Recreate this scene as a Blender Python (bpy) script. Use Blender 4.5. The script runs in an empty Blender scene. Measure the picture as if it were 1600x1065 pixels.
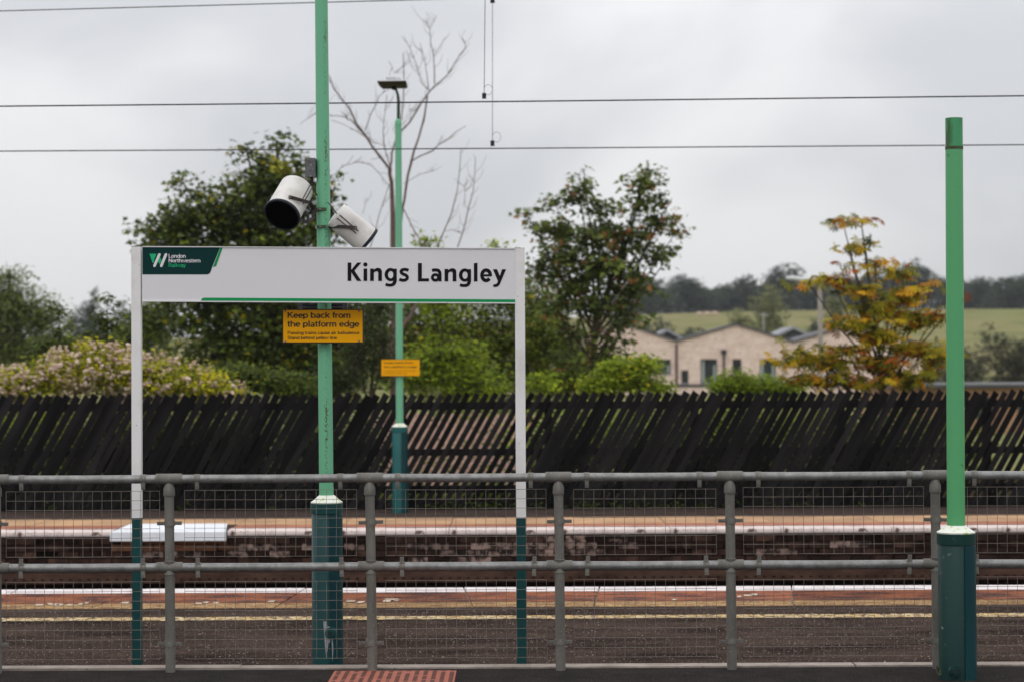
import bpy, math, random
import numpy as np
from mathutils import Matrix, Vector

R = math.radians
sc = bpy.context.scene
COL = sc.collection

# ------------------------------------------------------------------ camera
CAM_H, FPX = 1.667, 3300.0
PITCH, ROLL = math.atan(52.5 / FPX), R(-0.27)
cam_d = bpy.data.cameras.new('camera')
cam_d.sensor_width = 36.0
cam_d.lens = FPX / 1600 * 36
cam_d.clip_start, cam_d.clip_end = 0.1, 6000
cam_d.dof.use_dof = True
cam_d.dof.focus_distance = 12.25
cam_d.dof.aperture_fstop = 3.0
cam = bpy.data.objects.new('camera', cam_d)
COL.objects.link(cam)
CAM_M = Matrix.Rotation(math.pi / 2 + PITCH, 3, 'X') @ Matrix.Rotation(ROLL, 3, 'Z')
cam.matrix_world = Matrix.Translation((0, 0, CAM_H)) @ CAM_M.to_4x4()
sc.camera = cam


def P(px, py, Y):
    """world point at distance Y that a photograph pixel (1600 px wide) looks at"""
    d = CAM_M @ Vector(((px - 800) / FPX, -(py - 532.5) / FPX, -1))
    t = Y / d.y
    return Vector((d.x * t, Y, CAM_H + d.z * t))


def G(py, z=0.0, px=800):
    """distance at which the pixel row py meets height z"""
    d = CAM_M @ Vector(((px - 800) / FPX, -(py - 532.5) / FPX, -1))
    return (z - CAM_H) / d.z * d.y


# ------------------------------------------------------------------ world: overcast sky
sc.view_settings.view_transform = 'Standard'
sc.view_settings.look = 'None'
sc.view_settings.exposure = 0.0
sc.view_settings.gamma = 1.0
sc.view_settings.use_curve_mapping = False
sc.cycles.max_bounces = 8
sc.cycles.transparent_max_bounces = 8
sc.cycles.volume_bounces = 0
sc.cycles.use_denoising = True
w = bpy.data.worlds.new('World')
sc.world = w
w.use_nodes = True
nt = w.node_tree
for n in list(nt.nodes):
    nt.nodes.remove(n)


def N(tree, typ, **kw):
    n = tree.nodes.new(typ)
    for k, v in kw.items():
        if k in n.inputs.keys():
            n.inputs[k].default_value = v
        else:
            setattr(n, k, v)
    return n


out = N(nt, 'ShaderNodeOutputWorld')
sky = N(nt, 'ShaderNodeTexSky')
sky.sky_type = 'NISHITA'
sky.sun_disc = False
sky.sun_elevation = R(48)
sky.sun_rotation = R(200)
bg1 = N(nt, 'ShaderNodeBackground', Strength=0.1)
nt.links.new(sky.outputs[0], bg1.inputs[0])
tc = N(nt, 'ShaderNodeTexCoord')
sep = N(nt, 'ShaderNodeSeparateXYZ')
nt.links.new(tc.outputs['Generated'], sep.inputs[0])
mp = N(nt, 'ShaderNodeMapping')
mp.inputs['Scale'].default_value = (1, 1, 1.5)
mp.inputs['Rotation'].default_value = (0, R(14), 0)
mp.inputs['Location'].default_value = (0.35, 0.1, 0.0)
nt.links.new(tc.outputs['Generated'], mp.inputs[0])
no = N(nt, 'ShaderNodeTexNoise', Scale=5.0, Detail=4.0, Roughness=0.45, Distortion=0.3)
nt.links.new(mp.outputs[0], no.inputs['Vector'])
rp = N(nt, 'ShaderNodeValToRGB')
rp.color_ramp.interpolation = 'EASE'
rp.color_ramp.elements[0].position = 0.35
rp.color_ramp.elements[0].color = (0.60, 0.607, 0.632, 1)
rp.color_ramp.elements[1].position = 0.62
rp.color_ramp.elements[1].color = (0.82, 0.815, 0.823, 1)
nt.links.new(no.outputs['Fac'], rp.inputs[0])
# overcast luminance rises from the horizon to the zenith as (1 + 2 sin h)
mx = N(nt, 'ShaderNodeMath', operation='MAXIMUM')
mx.inputs[1].default_value = 0
nt.links.new(sep.outputs['Z'], mx.inputs[0])
ma = N(nt, 'ShaderNodeMath', operation='MULTIPLY_ADD')
ma.inputs[1].default_value = 1.7
ma.inputs[2].default_value = 0.92
nt.links.new(mx.outputs[0], ma.inputs[0])
bg2 = N(nt, 'ShaderNodeBackground')
nt.links.new(rp.outputs[0], bg2.inputs[0])
nt.links.new(ma.outputs[0], bg2.inputs[1])
ms = N(nt, 'ShaderNodeMixShader')
ms.inputs[0].default_value = 0.93
nt.links.new(bg1.outputs[0], ms.inputs[1])
nt.links.new(bg2.outputs[0], ms.inputs[2])
nt.links.new(ms.outputs[0], out.inputs[0])

sun_d = bpy.data.lights.new('sun', 'SUN')
sun_d.energy = 0.5
sun_d.angle = R(24)
sun_d.color = (1.0, 0.96, 0.9)
sun = bpy.data.objects.new('sun', sun_d)
COL.objects.link(sun)
sun.rotation_euler = (R(42), 0, R(-20))

# ------------------------------------------------------------------ materials


def mat(name, col, rough=0.6, metal=0.0, col2=None, scale=8.0, lo=0.35, hi=0.65, stretch=(1, 1, 1), bump=0.0,
        bscale=60.0, specks=None, spscale=200.0, spth=0.72, coat=0.0, spec=0.22, detail=6.0, rnd=0.0):
    """base colour, a second colour mixed in by noise, optional specks of a third, fine relief"""
    m = bpy.data.materials.new(name)
    m.use_nodes = True
    t = m.node_tree
    b = t.nodes['Principled BSDF']
    b.inputs['Roughness'].default_value = rough
    b.inputs['Metallic'].default_value = metal
    b.inputs['Specular IOR Level'].default_value = spec
    b.inputs['Coat Weight'].default_value = coat
    c = N(t, 'ShaderNodeTexCoord')
    mpp = N(t, 'ShaderNodeMapping')
    mpp.inputs['Scale'].default_value = stretch
    t.links.new(c.outputs['Object'], mpp.inputs[0])
    src = None
    if rnd:
        oi = N(t, 'ShaderNodeObjectInfo')
        ad = N(t, 'ShaderNodeVectorMath', operation='SCALE')
        cx = N(t, 'ShaderNodeCombineXYZ')
        for i in range(3):
            t.links.new(oi.outputs['Random'], cx.inputs[i])
        t.links.new(cx.outputs[0], ad.inputs[0])
        ad.inputs['Scale'].default_value = 37.0
        va = N(t, 'ShaderNodeVectorMath', operation='ADD')
        t.links.new(mpp.outputs[0], va.inputs[0])
        t.links.new(ad.outputs[0], va.inputs[1])
        vec = va.outputs[0]
    else:
        vec = mpp.outputs[0]
    cur = N(t, 'ShaderNodeRGB')
    cur.outputs[0].default_value = (*col, 1)
    cur = cur.outputs[0]
    if col2 is not None:
        n1 = N(t, 'ShaderNodeTexNoise', Scale=scale, Detail=detail, Roughness=0.62)
        t.links.new(vec, n1.inputs['Vector'])
        mr = N(t, 'ShaderNodeMapRange')
        mr.inputs[1].default_value, mr.inputs[2].default_value = lo, hi
        t.links.new(n1.outputs['Fac'], mr.inputs[0])
        mi = N(t, 'ShaderNodeMix', data_type='RGBA')
        t.links.new(mr.outputs[0], mi.inputs[0])
        t.links.new(cur, mi.inputs[6])
        mi.inputs[7].default_value = (*col2, 1)
        cur = mi.outputs[2]
    if specks is not None:
        n2 = N(t, 'ShaderNodeTexNoise', Scale=spscale, Detail=2.0, Roughness=0.7)
        t.links.new(c.outputs['Object'], n2.inputs['Vector'])
        mr2 = N(t, 'ShaderNodeMapRange')
        mr2.inputs[1].default_value, mr2.inputs[2].default_value = spth - 0.04, spth + 0.04
        t.links.new(n2.outputs['Fac'], mr2.inputs[0])
        mi2 = N(t, 'ShaderNodeMix', data_type='RGBA')
        t.links.new(mr2.outputs[0], mi2.inputs[0])
        t.links.new(cur, mi2.inputs[6])
        mi2.inputs[7].default_value = (*specks, 1)
        cur = mi2.outputs[2]
    if rnd:
        hs = N(t, 'ShaderNodeHueSaturation')
        mr3 = N(t, 'ShaderNodeMapRange')
        mr3.inputs[3].default_value, mr3.inputs[4].default_value = 1 - rnd, 1 + rnd
        t.links.new(oi.outputs['Random'], mr3.inputs[0])
        t.links.new(mr3.outputs[0], hs.inputs['Value'])
        t.links.new(cur, hs.inputs['Color'])
        cur = hs.outputs[0]
    t.links.new(cur, b.inputs['Base Color'])
    if bump:
        n3 = N(t, 'ShaderNodeTexNoise', Scale=bscale, Detail=5.0, Roughness=0.6)
        t.links.new(vec, n3.inputs['Vector'])
        bp = N(t, 'ShaderNodeBump', Strength=min(1.0, bump))
        bp.inputs['Distance'].default_value = 0.01
        t.links.new(n3.outputs['Fac'], bp.inputs['Height'])
        t.links.new(bp.outputs[0], b.inputs['Normal'])
    return m


def leafmat(name, stops, trans=0.35, rough=0.5):
    m = bpy.data.materials.new(name)
    m.use_nodes = True
    t = m.node_tree
    for n in list(t.nodes):
        t.nodes.remove(n)
    o = N(t, 'ShaderNodeOutputMaterial')
    a = N(t, 'ShaderNodeAttribute', attribute_name='tint')
    r = N(t, 'ShaderNodeValToRGB')
    el = r.color_ramp.elements
    while len(el) < len(stops):
        el.new(0.5)
    for e, (p, c) in zip(el, stops):
        e.position = p
        e.color = (*c, 1)
    t.links.new(a.outputs['Fac'], r.inputs[0])
    b = N(t, 'ShaderNodeBsdfPrincipled')
    b.inputs['Roughness'].default_value = rough
    b.inputs['Specular IOR Level'].default_value = 0.14
    t.links.new(r.outputs[0], b.inputs['Base Color'])
    tl = N(t, 'ShaderNodeBsdfTranslucent')
    g = N(t, 'ShaderNodeGamma')
    g.inputs[1].default_value = 0.85
    t.links.new(r.outputs[0], g.inputs[0])
    t.links.new(g.outputs[0], tl.inputs[0])
    mxx = N(t, 'ShaderNodeMixShader')
    mxx.inputs[0].default_value = trans
    t.links.new(b.outputs[0], mxx.inputs[1])
    t.links.new(tl.outputs[0], mxx.inputs[2])
    t.links.new(mxx.outputs[0], o.inputs[0])
    return m


M = {}
M['galv'] = mat('galvanised_steel', (0.15, 0.15, 0.145), 0.38, 0.35, (0.25, 0.25, 0.245), 18, bump=0.25, bscale=90,
                specks=(0.09, 0.08, 0.07), spscale=120, spth=0.66)
M['galv_post'] = mat('galvanised_post', (0.105, 0.10, 0.088), 0.6, 0.1, (0.16, 0.152, 0.135), 14, stretch=(1, 1, 0.3), bump=0.3,
                     bscale=80, specks=(0.30, 0.30, 0.27), spscale=110, spth=0.68)
M['wire'] = mat('galvanised_wire', (0.22, 0.20, 0.18), 0.5, 0.3, (0.13, 0.10, 0.08), 30)
M['white'] = mat('white_paint', (0.67, 0.66, 0.68), 0.38, 0, (0.645, 0.635, 0.655), 3.0, bump=0.05, bscale=30)
M['white_post'] = mat('white_post_paint', (0.72, 0.705, 0.70), 0.42, 0, (0.58, 0.56, 0.54), 5.0, lo=0.5, hi=0.75,
                      specks=(0.12, 0.09, 0.07), spscale=42, spth=0.73, bump=0.1)
M['sign_dark'] = mat('sign_dark_green', (0.004, 0.030, 0.030), 0.4, spec=0.08)
M['sign_green'] = mat('sign_green', (0.0, 0.25, 0.075), 0.4)
M['sign_mint'] = mat('sign_mint', (0.01, 0.40, 0.16), 0.4)
M['black'] = mat('black_print', (0.009, 0.008, 0.012), 0.45, spec=0.08)
M['yellow'] = mat('yellow_enamel', (0.78, 0.36, 0.002), 0.4, 0, (0.72, 0.32, 0.002), 3, spec=.1)
M['frame_dark'] = mat('dark_frame', (0.02, 0.014, 0.012), 0.6, 0, (0.05, 0.035, 0.02), 25)
M['bolt'] = mat('bolt_steel', (0.12, 0.10, 0.09), 0.5, 0.5, (0.2, 0.19, 0.18), 60)
M['teal'] = mat('teal_paint', (0.005, 0.040, 0.043), 0.36, 0, (0.008, 0.058, 0.058), 2.5, stretch=(1, 1, 0.4), bump=0.08, bscale=25,
                specks=(0.05, 0.12, 0.11), spscale=28, spth=0.76, coat=0.08)
M['teal_door'] = mat('teal_door_paint', (0.004, 0.032, 0.040), 0.36, 0, (0.006, 0.045, 0.050), 2.5, stretch=(1, 1, 0.4), bump=0.08, bscale=25, coat=0.05)
M['teal_dark'] = mat('teal_paint_green', (0.0045, 0.036, 0.027), 0.42, 0, (0.005, 0.026, 0.028), 2.0, stretch=(1, 1, 0.4), bump=0.08,
                     bscale=20, specks=(0.20, 0.22, 0.20), spscale=20, spth=0.73, coat=0.06)
M['lichen'] = mat('lichen_white_paint', (0.72, 0.74, 0.66), 0.8, 0, (0.38, 0.46, 0.08), 34, lo=0.55, hi=0.66, bump=0.5, bscale=120)
M['grime'] = mat('grime_rust', (0.05, 0.028, 0.015), 0.8, 0, (0.07, 0.12, 0.07), 50, bump=0.4)
M['speaker'] = mat('speaker_housing', (0.58, 0.565, 0.545), 0.5, 0, (0.36, 0.33, 0.29), 5, lo=0.48, hi=0.75, specks=(0.16, 0.13, 0.09), spscale=34,
                   spth=0.74)
M['grille'] = mat('speaker_grille', (0.002, 0.002, 0.002), 0.9, spec=0.02, bump=0.6, bscale=300)
M['rim'] = mat('speaker_rim', (0.02, 0.024, 0.032), 0.45, spec=0.08)
M['bracket'] = mat('bracket_black', (0.022, 0.022, 0.026), 0.5, 0.2, (0.06, 0.045, 0.04), 40)
M['boxgrey'] = mat('junction_box_grey', (0.07, 0.07, 0.075), 0.55, 0.2, (0.14, 0.14, 0.145), 40, specks=(0.45, 0.45, 0.45), spscale=110, spth=0.68)
M['cable'] = mat('cable_black', (0.02, 0.02, 0.022), 0.5)
M['copper'] = mat('overhead_wire', (0.025, 0.025, 0.03), 0.5, 0.4)
M['bluegrey'] = mat('light_grey_casting', (0.42, 0.42, 0.43), 0.5, 0.1)
M['olive'] = mat('luminaire_underside', (0.06, 0.058, 0.035), 0.5)
M['asphalt'] = mat('asphalt_foreground', (0.037, 0.032, 0.031), 0.9, 0, (0.024, 0.021, 0.021), 5, bump=1.0, bscale=160,
                   specks=(0.13, 0.115, 0.11), spscale=110, spth=0.64, spec=0.0)
M['chipseal'] = mat('asphalt_worn', (0.060, 0.042, 0.035), 0.95, 0, (0.024, 0.017, 0.015), 1.6, lo=.40, hi=.62, stretch=(0.6, 1.6, 1), bump=1.0, bscale=70,
                    specks=(0.26, 0.22, 0.19), spscale=75, spth=0.655, spec=0.0)
M['chipseal_far'] = mat('asphalt_far', (0.062, 0.046, 0.040), 0.92, 0, (0.040, 0.030, 0.026), 3, bump=0.8, bscale=60,
                        specks=(0.2, 0.17, 0.15), spscale=60, spth=0.70, spec=0.0)
M['kerb'] = mat('kerb_concrete', (0.34, 0.29, 0.255), 0.85, 0, (0.22, 0.185, 0.16), 6, bump=0.6, specks=(0.06, 0.05, 0.04), spscale=60, spth=0.68, rnd=0.12)
M['terracotta'] = mat('terracotta_coping', (0.225, 0.085, 0.048), 0.9, 0, (0.075, 0.038, 0.034), 2.6, lo=.42, hi=.6, stretch=(1, 2, 1), bump=0.6, bscale=40,
                      specks=(0.30, 0.24, 0.19), spscale=36, spth=0.66, rnd=0.28, spec=0.0)
M['pinkslab'] = mat('faded_pink_coping', (0.36, 0.16, 0.11), 0.85, 0, (0.24, 0.10, 0.07), 2.0, bump=0.4, rnd=0.1, spec=0.0)
M['tan'] = mat('worn_tan_paint', (0.36, 0.23, 0.11), 0.9, 0, (0.12, 0.065, 0.045), 5, stretch=(1.0, 3, 1), bump=0.7,
               specks=(0.40, 0.31, 0.18), spscale=30, spth=0.60, rnd=0.15, spec=0.0)
M['tan_far'] = mat('worn_tan_paint_far', (0.46, 0.295, 0.17), 0.9, 0, (0.30, 0.19, 0.12), 1.8, bump=0.3, rnd=0.05, spec=0.0)
M['yline'] = mat('yellow_line_paint', (0.44, 0.28, 0.09), 0.85, 0, (0.50, 0.41, 0.25), 10, specks=(0.08, 0.05, 0.03), spscale=26, spth=0.525)
M['wline'] = mat('white_edge_paint', (0.66, 0.62, 0.62), 0.8, 0, (0.50, 0.44, 0.43), 6, specks=(0.15, 0.10, 0.08), spscale=34, spth=0.69)
M['wline_far'] = mat('white_edge_paint_far', (0.62, 0.53, 0.50), 0.8, 0, (0.36, 0.28, 0.25), 2.6, stretch=(1.6, 1, 1), lo=0.45, hi=0.7,
                     specks=(0.10, 0.06, 0.05), spscale=14, spth=0.66)
M['newcoping'] = mat('new_white_coping', (0.72, 0.74, 0.78), 0.5, 0, (0.60, 0.60, 0.61), 2.5, lo=.5, hi=.8, specks=(.3, .26, .22), spscale=16, spth=.74)
M['joint'] = mat('mortar_joint', (0.34, 0.27, 0.20), 0.9, 0, (0.06, 0.04, 0.03), 12)
M['redplate'] = mat('red_tactile_plate', (0.34, 0.10, 0.06), 0.8, 0, (0.25, 0.085, 0.06), 9, bump=0.4, specks=(0.22, 0.16, 0.13), spscale=60, spth=0.68)
M['groove'] = mat('dirty_groove', (0.04, 0.026, 0.026), 0.9)
M['brick_dark'] = mat('sooty_brick', (0.022, 0.013, 0.010), 0.95, 0, (0.055, 0.030, 0.023), 7, lo=.45, bump=0.6, spec=.05, rnd=0.5)
M['brick_pale'] = mat('spalled_brick', (0.23, 0.155, 0.13), 0.9, 0, (0.025, 0.015, 0.012), 11, lo=.42, hi=.55, bump=0.6, rnd=0.4)
M['shade_dark'] = mat('shade_dark_concrete', (0.010, 0.006, 0.005), 0.95, 0, (0.022, 0.013, 0.011), 4, spec=.05, bump=0.5)  # near black: shadow of the recess below the bricks is put into this colour
M['rust'] = mat('rusty_steel', (0.042, 0.022, 0.016), 0.85, 0.0, (0.085, 0.048, 0.035), 9, spec=.1, stretch=(0.4, 1, 1), bump=0.3)
M['rust_brick'] = mat('orange_brick', (0.20, 0.085, 0.04), 0.9, 0, (0.10, 0.05, 0.035), 8, bump=0.5, rnd=0.3)
M['ballast'] = mat('ballast', (0.09, 0.07, 0.06), 0.95, 0, (0.16, 0.13, 0.11), 30, bump=1.0, bscale=30, spec=0.0)
M['tarwood'] = mat('tarred_wood', (0.0060, 0.0054, 0.0058), 0.7, 0, (0.018, 0.0165, 0.0165), 7, lo=.42, hi=.7, spec=0.06, stretch=(1, 1, 0.12), bump=0.5, bscale=40, rnd=0.5)
M['buff'] = mat('buff_brick_render', (0.76, 0.62, 0.55), 0.9, 0, (0.60, 0.46, 0.385), 1.1, lo=0.35, hi=0.65, stretch=(1, 1, 3), bump=0.1, specks=(0.42, 0.29, 0.23),
                spscale=6, spth=0.62)
M['pinkwall'] = mat('pale_pink_wall', (0.62, 0.42, 0.34), 0.9, 0, (0.50, 0.31, 0.24), 3, bump=0.2, rnd=0.1)
M['tanwall'] = mat('tan_brick_wall', (0.42, 0.26, 0.15), 0.9, 0, (0.33, 0.19, 0.11), 1.5)
M['slate'] = mat('slate_roof', (0.06, 0.062, 0.07), 0.6, 0, (0.10, 0.10, 0.11), 1.2)
M['fascia'] = mat('grey_fascia', (0.24, 0.25, 0.27), 0.6)
M['darkframe'] = mat('window_frame', (0.035, 0.038, 0.042), 0.5)
M['glass'] = mat('window_glass', (0.02, 0.028, 0.03), 0.15, 0.0, (0.05, 0.065, 0.065), 1.2)
M['curtain'] = mat('pale_curtain', (0.30, 0.36, 0.35), 0.8)
M['pipe'] = mat('brown_downpipe', (0.06, 0.03, 0.03), 0.6)
M['concrete_post'] = mat('concrete_post', (0.36, 0.32, 0.29), 0.8, 0, (0.27, 0.24, 0.22), 3)
M['bark'] = mat('bark', (0.045, 0.035, 0.025), 0.9, 0, (0.09, 0.07, 0.05), 14, stretch=(1, 1, 0.3), bump=0.6)
M['deadbark'] = mat('dead_bark', (0.17, 0.11, 0.09), 0.85, 0, (0.09, 0.065, 0.055), 5, bump=0.4)
M['sheep'] = mat('sheep_wool', (0.55, 0.42, 0.33), 0.9)
M['tape'] = mat('torn_grey_tape', (0.20, 0.22, 0.24), 0.6, 0, (0.36, 0.38, 0.40), 30)

# leaves: tint 0..1
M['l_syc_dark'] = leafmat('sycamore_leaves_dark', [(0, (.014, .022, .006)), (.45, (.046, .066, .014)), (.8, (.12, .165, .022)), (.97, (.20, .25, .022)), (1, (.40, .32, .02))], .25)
M['l_syc'] = leafmat('sycamore_leaves', [(0, (.024, .036, .010)), (.5, (.078, .108, .024)), (.88, (.17, .22, .038)), (.95, (.26, .14, .05)), (1, (.34, .15, .06))], .32)
M['l_green'] = leafmat('shrub_leaves', [(0, (.022, .036, .006)), (.5, (.100, .140, .014)), (.85, (.24, .29, .018)), (1, (.42, .30, .04))], .35)
M['l_bright'] = leafmat('bright_leaves', [(0, (.06, .10, .010)), (.5, (.25, .34, .020)), (.85, (.44, .50, .022)), (1, (.60, .46, .03))], .4)
M['l_bush'] = leafmat('bush_leaves', [(0, (.04, .055, .006)), (.5, (.26, .28, .012)), (.85, (.55, .52, .014)), (1, (.66, .52, .02))], .4)
M['l_flower'] = leafmat('seed_heads', [(0, (.28, .18, .12)), (.5, (.56, .42, .32)), (1, (.80, .66, .56))], .25, .8)
M['l_autumn'] = leafmat('chestnut_leaves', [(0, (.05, .065, .008)), (.35, (.24, .24, .016)), (.62, (.58, .44, .02)), (.82, (.70, .32, .012)), (.93, (.48, .12, .015)), (1, (.18, .05, .012))], .35)
M['l_far'] = leafmat('distant_leaves', [(0, (.010, .020, .010)), (.5, (.028, .044, .019)), (1, (.062, .078, .030))], .12)
M['l_willow'] = leafmat('pale_olive_leaves', [(0, (.075, .085, .032)), (.5, (.19, .20, .075)), (1, (.30, .30, .11))], .25)
M['l_brown'] = leafmat('dull_brown_leaves', [(0, (.030, .032, .016)), (.5, (.070, .070, .034)), (1, (.12, .115, .055))], .2)
M['l_mid'] = leafmat('mid_leaves', [(0, (.030, .045, .010)), (.5, (.115, .145, .034)), (1, (.24, .26, .065))], .35)

# weathered green pole: rust speckles run down it
def polemat(name, base, base2, stain_x):
    m = mat(name, base, 0.36, 0, base2, 1.2, stretch=(1, 1, 0.25), bump=0.06, bscale=40, coat=0.1)
    t = m.node_tree
    b = t.nodes['Principled BSDF']
    cur = b.inputs['Base Color'].links[0].from_socket
    c = N(t, 'ShaderNodeTexCoord')
    s = N(t, 'ShaderNodeSeparateXYZ')
    t.links.new(c.outputs['Object'], s.inputs[0])
    sub = N(t, 'ShaderNodeMath', operation='SUBTRACT')
    sub.inputs[1].default_value = stain_x
    t.links.new(s.outputs[0], sub.inputs[0])
    ab = N(t, 'ShaderNodeMath', operation='ABSOLUTE')
    t.links.new(sub.outputs[0], ab.inputs[0])
    mr = N(t, 'ShaderNodeMapRange')
    mr.inputs[1].default_value, mr.inputs[2].default_value = 0.022, 0.0
    mr.inputs[3].default_value, mr.inputs[4].default_value = 0.0, 0.30
    t.links.new(ab.outputs[0], mr.inputs[0])
    big = N(t, 'ShaderNodeTexNoise', Scale=1.6, Detail=2)
    t.links.new(c.outputs['Object'], big.inputs['Vector'])
    mrb = N(t, 'ShaderNodeMapRange')
    mrb.inputs[1].default_value, mrb.inputs[2].default_value = 0.40, 0.60
    t.links.new(big.outputs['Fac'], mrb.inputs[0])
    mu = N(t, 'ShaderNodeMath', operation='MULTIPLY')
    t.links.new(mr.outputs[0], mu.inputs[0])
    t.links.new(mrb.outputs[0], mu.inputs[1])
    fine = N(t, 'ShaderNodeTexNoise', Scale=130, Detail=3)
    t.links.new(c.outputs['Object'], fine.inputs['Vector'])
    ad = N(t, 'ShaderNodeMath', operation='ADD')
    t.links.new(mu.outputs[0], ad.inputs[0])
    t.links.new(fine.outputs['Fac'], ad.inputs[1])
    th = N(t, 'ShaderNodeMapRange')
    th.inputs[1].default_value, th.inputs[2].default_value = 0.70, 0.80
    t.links.new(ad.outputs[0], th.inputs[0])
    mi = N(t, 'ShaderNodeMix', data_type='RGBA')
    t.links.new(th.outputs[0], mi.inputs[0])
    t.links.new(cur, mi.inputs[6])
    mi.inputs[7].default_value = (0.07, 0.045, 0.022, 1)
    t.links.new(mi.outputs[2], b.inputs['Base Color'])
    return m


M['pole'] = polemat('pale_green_pole', (0.13, 0.385, 0.225), (0.15, 0.43, 0.255), 0.004)
M['pole_far'] = mat('pale_green_pole_far', (0.14, 0.38, 0.235), 0.4, 0, (0.16, 0.42, 0.26), 1.5)
M['pole_right'] = mat('green_pole_right', (0.088, 0.37, 0.13), 0.36, 0, (0.095, 0.31, 0.16), 0.6, stretch=(1, 1, 0.5), bump=0.06, bscale=30,
                      specks=(0.04, 0.07, 0.03), spscale=22, spth=0.715, coat=0.1)

# ------------------------------------------------------------------ mesh helpers
ORG = {}


class MB:
    def __init__(s):
        s.v, s.f = [], []

    def add(s, vs, fs):
        o = len(s.v)
        s.v += [tuple(v) for v in vs]
        s.f += [tuple(i + o for i in f) for f in fs]
        return s

    def box(s, x0, x1, y0, y1, z0, z1):
        return s.hexa([(x0, y0, z0), (x1, y0, z0), (x1, y1, z0), (x0, y1, z0), (x0, y0, z1), (x1, y0, z1), (x1, y1, z1), (x0, y1, z1)])

    def hexa(s, p):
        return s.add(p, [(0, 3, 2, 1), (4, 5, 6, 7), (0, 1, 5, 4), (1, 2, 6, 5), (2, 3, 7, 6), (3, 0, 4, 7)])

    def tube(s, pts, rad, seg=12, caps=True, a0=None):
        pts = [Vector(p) for p in pts]
        if not hasattr(rad, '__len__'):
            rad = [rad] * len(pts)
        n = len(pts)
        vs = []
        ref = None
        for i, p in enumerate(pts):
            d = (pts[min(i + 1, n - 1)] - pts[max(i - 1, 0)])
            if d.length < 1e-9:
                d = Vector((0, 0, 1))
            d.normalize()
            if ref is None:
                ref = Vector((0, 0, 1)) if abs(d.z) < .9 else Vector((1, 0, 0))
            u = (ref - d * ref.dot(d))
            if u.length < 1e-4:
                u = d.orthogonal()
            u.normalize()
            ref = u
            v = d.cross(u)
            for k in range(seg):
                a = 2 * math.pi * (k + .5) / seg
                vs.append(p + (u * math.cos(a) + v * math.sin(a)) * rad[i])
        fs = []
        for i in range(n - 1):
            for k in range(seg):
                k2 = (k + 1) % seg
                fs.append((i * seg + k, i * seg + k2, (i + 1) * seg + k2, (i + 1) * seg + k))
        if caps:
            fs.append(tuple(reversed(range(seg))))
            fs.append(tuple(range((n - 1) * seg, n * seg)))
        return s.add(vs, fs)

    def lathe(s, c, prof, seg=24):
        """profile of (radius, z) round a vertical axis through c"""
        return s.tube([(c[0], c[1], c[2] + z + i * 1e-6) for i, (r, z) in enumerate(prof)], [r for r, z in prof], seg)

    def prism(s, poly, fn0, fn1):
        """flat polygon: fn0(p) front point, fn1(p) back point"""
        n = len(poly)
        return s.add([fn0(p) for p in poly] + [fn1(p) for p in poly],
                     [tuple(range(n)), tuple(reversed(range(n, 2 * n)))] + [(i, i + n, (i + 1) % n + n, (i + 1) % n) for i in range(n)])

    def arc(s, c, r0, r1, a0, a1, z0, z1, seg=10):
        """vertical shell piece: inner radius r0, outer r1, angles in degrees"""
        vs, fs = [], []
        for k in range(seg + 1):
            a = R(a0 + (a1 - a0) * k / seg)
            ca, sa = math.cos(a), math.sin(a)
            vs += [(c[0] + r0 * ca, c[1] + r0 * sa, z0), (c[0] + r1 * ca, c[1] + r1 * sa, z0), (c[0] + r1 * ca, c[1] + r1 * sa, z1), (c[0] + r0 * ca, c[1] + r0 * sa, z1)]
        for k in range(seg):
            a, b = 4 * k, 4 * k + 4
            fs += [(a + 1, b + 1, b + 2, a + 2), (a + 2, b + 2, b + 3, a + 3), (a, a + 1, a + 2, a + 3)[::-1] if False else (a, b, b + 1, a + 1), (a + 3, b + 3, b, a)]
        fs += [(0, 1, 2, 3), (4 * seg + 3, 4 * seg + 2, 4 * seg + 1, 4 * seg)]
        return s.add(vs, fs)

    def mesh(s, name, m, org=(0, 0, 0), smooth=False):
        me = bpy.data.meshes.new(name)
        me.from_pydata([(a - org[0], b - org[1], c - org[2]) for a, b, c in s.v], [], s.f)
        me.update()
        if smooth:
            me.polygons.foreach_set('use_smooth', [True] * len(me.polygons))
            try:
                me.set_sharp_from_angle(angle=R(38))
            except Exception:
                pass
        me.materials.append(m)
        return me

    def build(s, name, m, parent=None, smooth=False, org=None):
        if parent is not None:
            org = ORG[parent.name]
        if org is None:
            a = np.array(s.v)
            mn, mxv = a.min(0), a.max(0)
            org = ((mn[0] + mxv[0]) / 2, (mn[1] + mxv[1]) / 2, mn[2])
        o = bpy.data.objects.new(name, s.mesh(name, m, org, smooth))
        COL.objects.link(o)
        if parent is not None:
            o.parent = parent
        else:
            o.location = org
        ORG[o.name] = tuple(org)
        return o


def tag(o, label=None, cat=None, group=None, kind=None):
    for k, v in (('label', label), ('category', cat), ('group', group), ('kind', kind)):
        if v:
            o[k] = v
    return o


def thing(name, loc, label, cat, group=None):
    o = bpy.data.objects.new(name, None)
    o.empty_display_size = 0.2
    COL.objects.link(o)
    o.location = loc
    ORG[o.name] = tuple(loc)
    return tag(o, label, cat, group)


def inst(name, me, parent, loc, rot=(0, 0, 0), scale=(1, 1, 1)):
    """one more piece sharing a mesh; loc in world coordinates, parents are only translated"""
    o = bpy.data.objects.new(name, me)
    COL.objects.link(o)
    if parent is not None:
        o.parent = parent
        g = ORG[parent.name]
        loc = (loc[0] - g[0], loc[1] - g[1], loc[2] - g[2])
    o.location = loc
    o.rotation_euler = rot
    o.scale = scale
    return o


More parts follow.
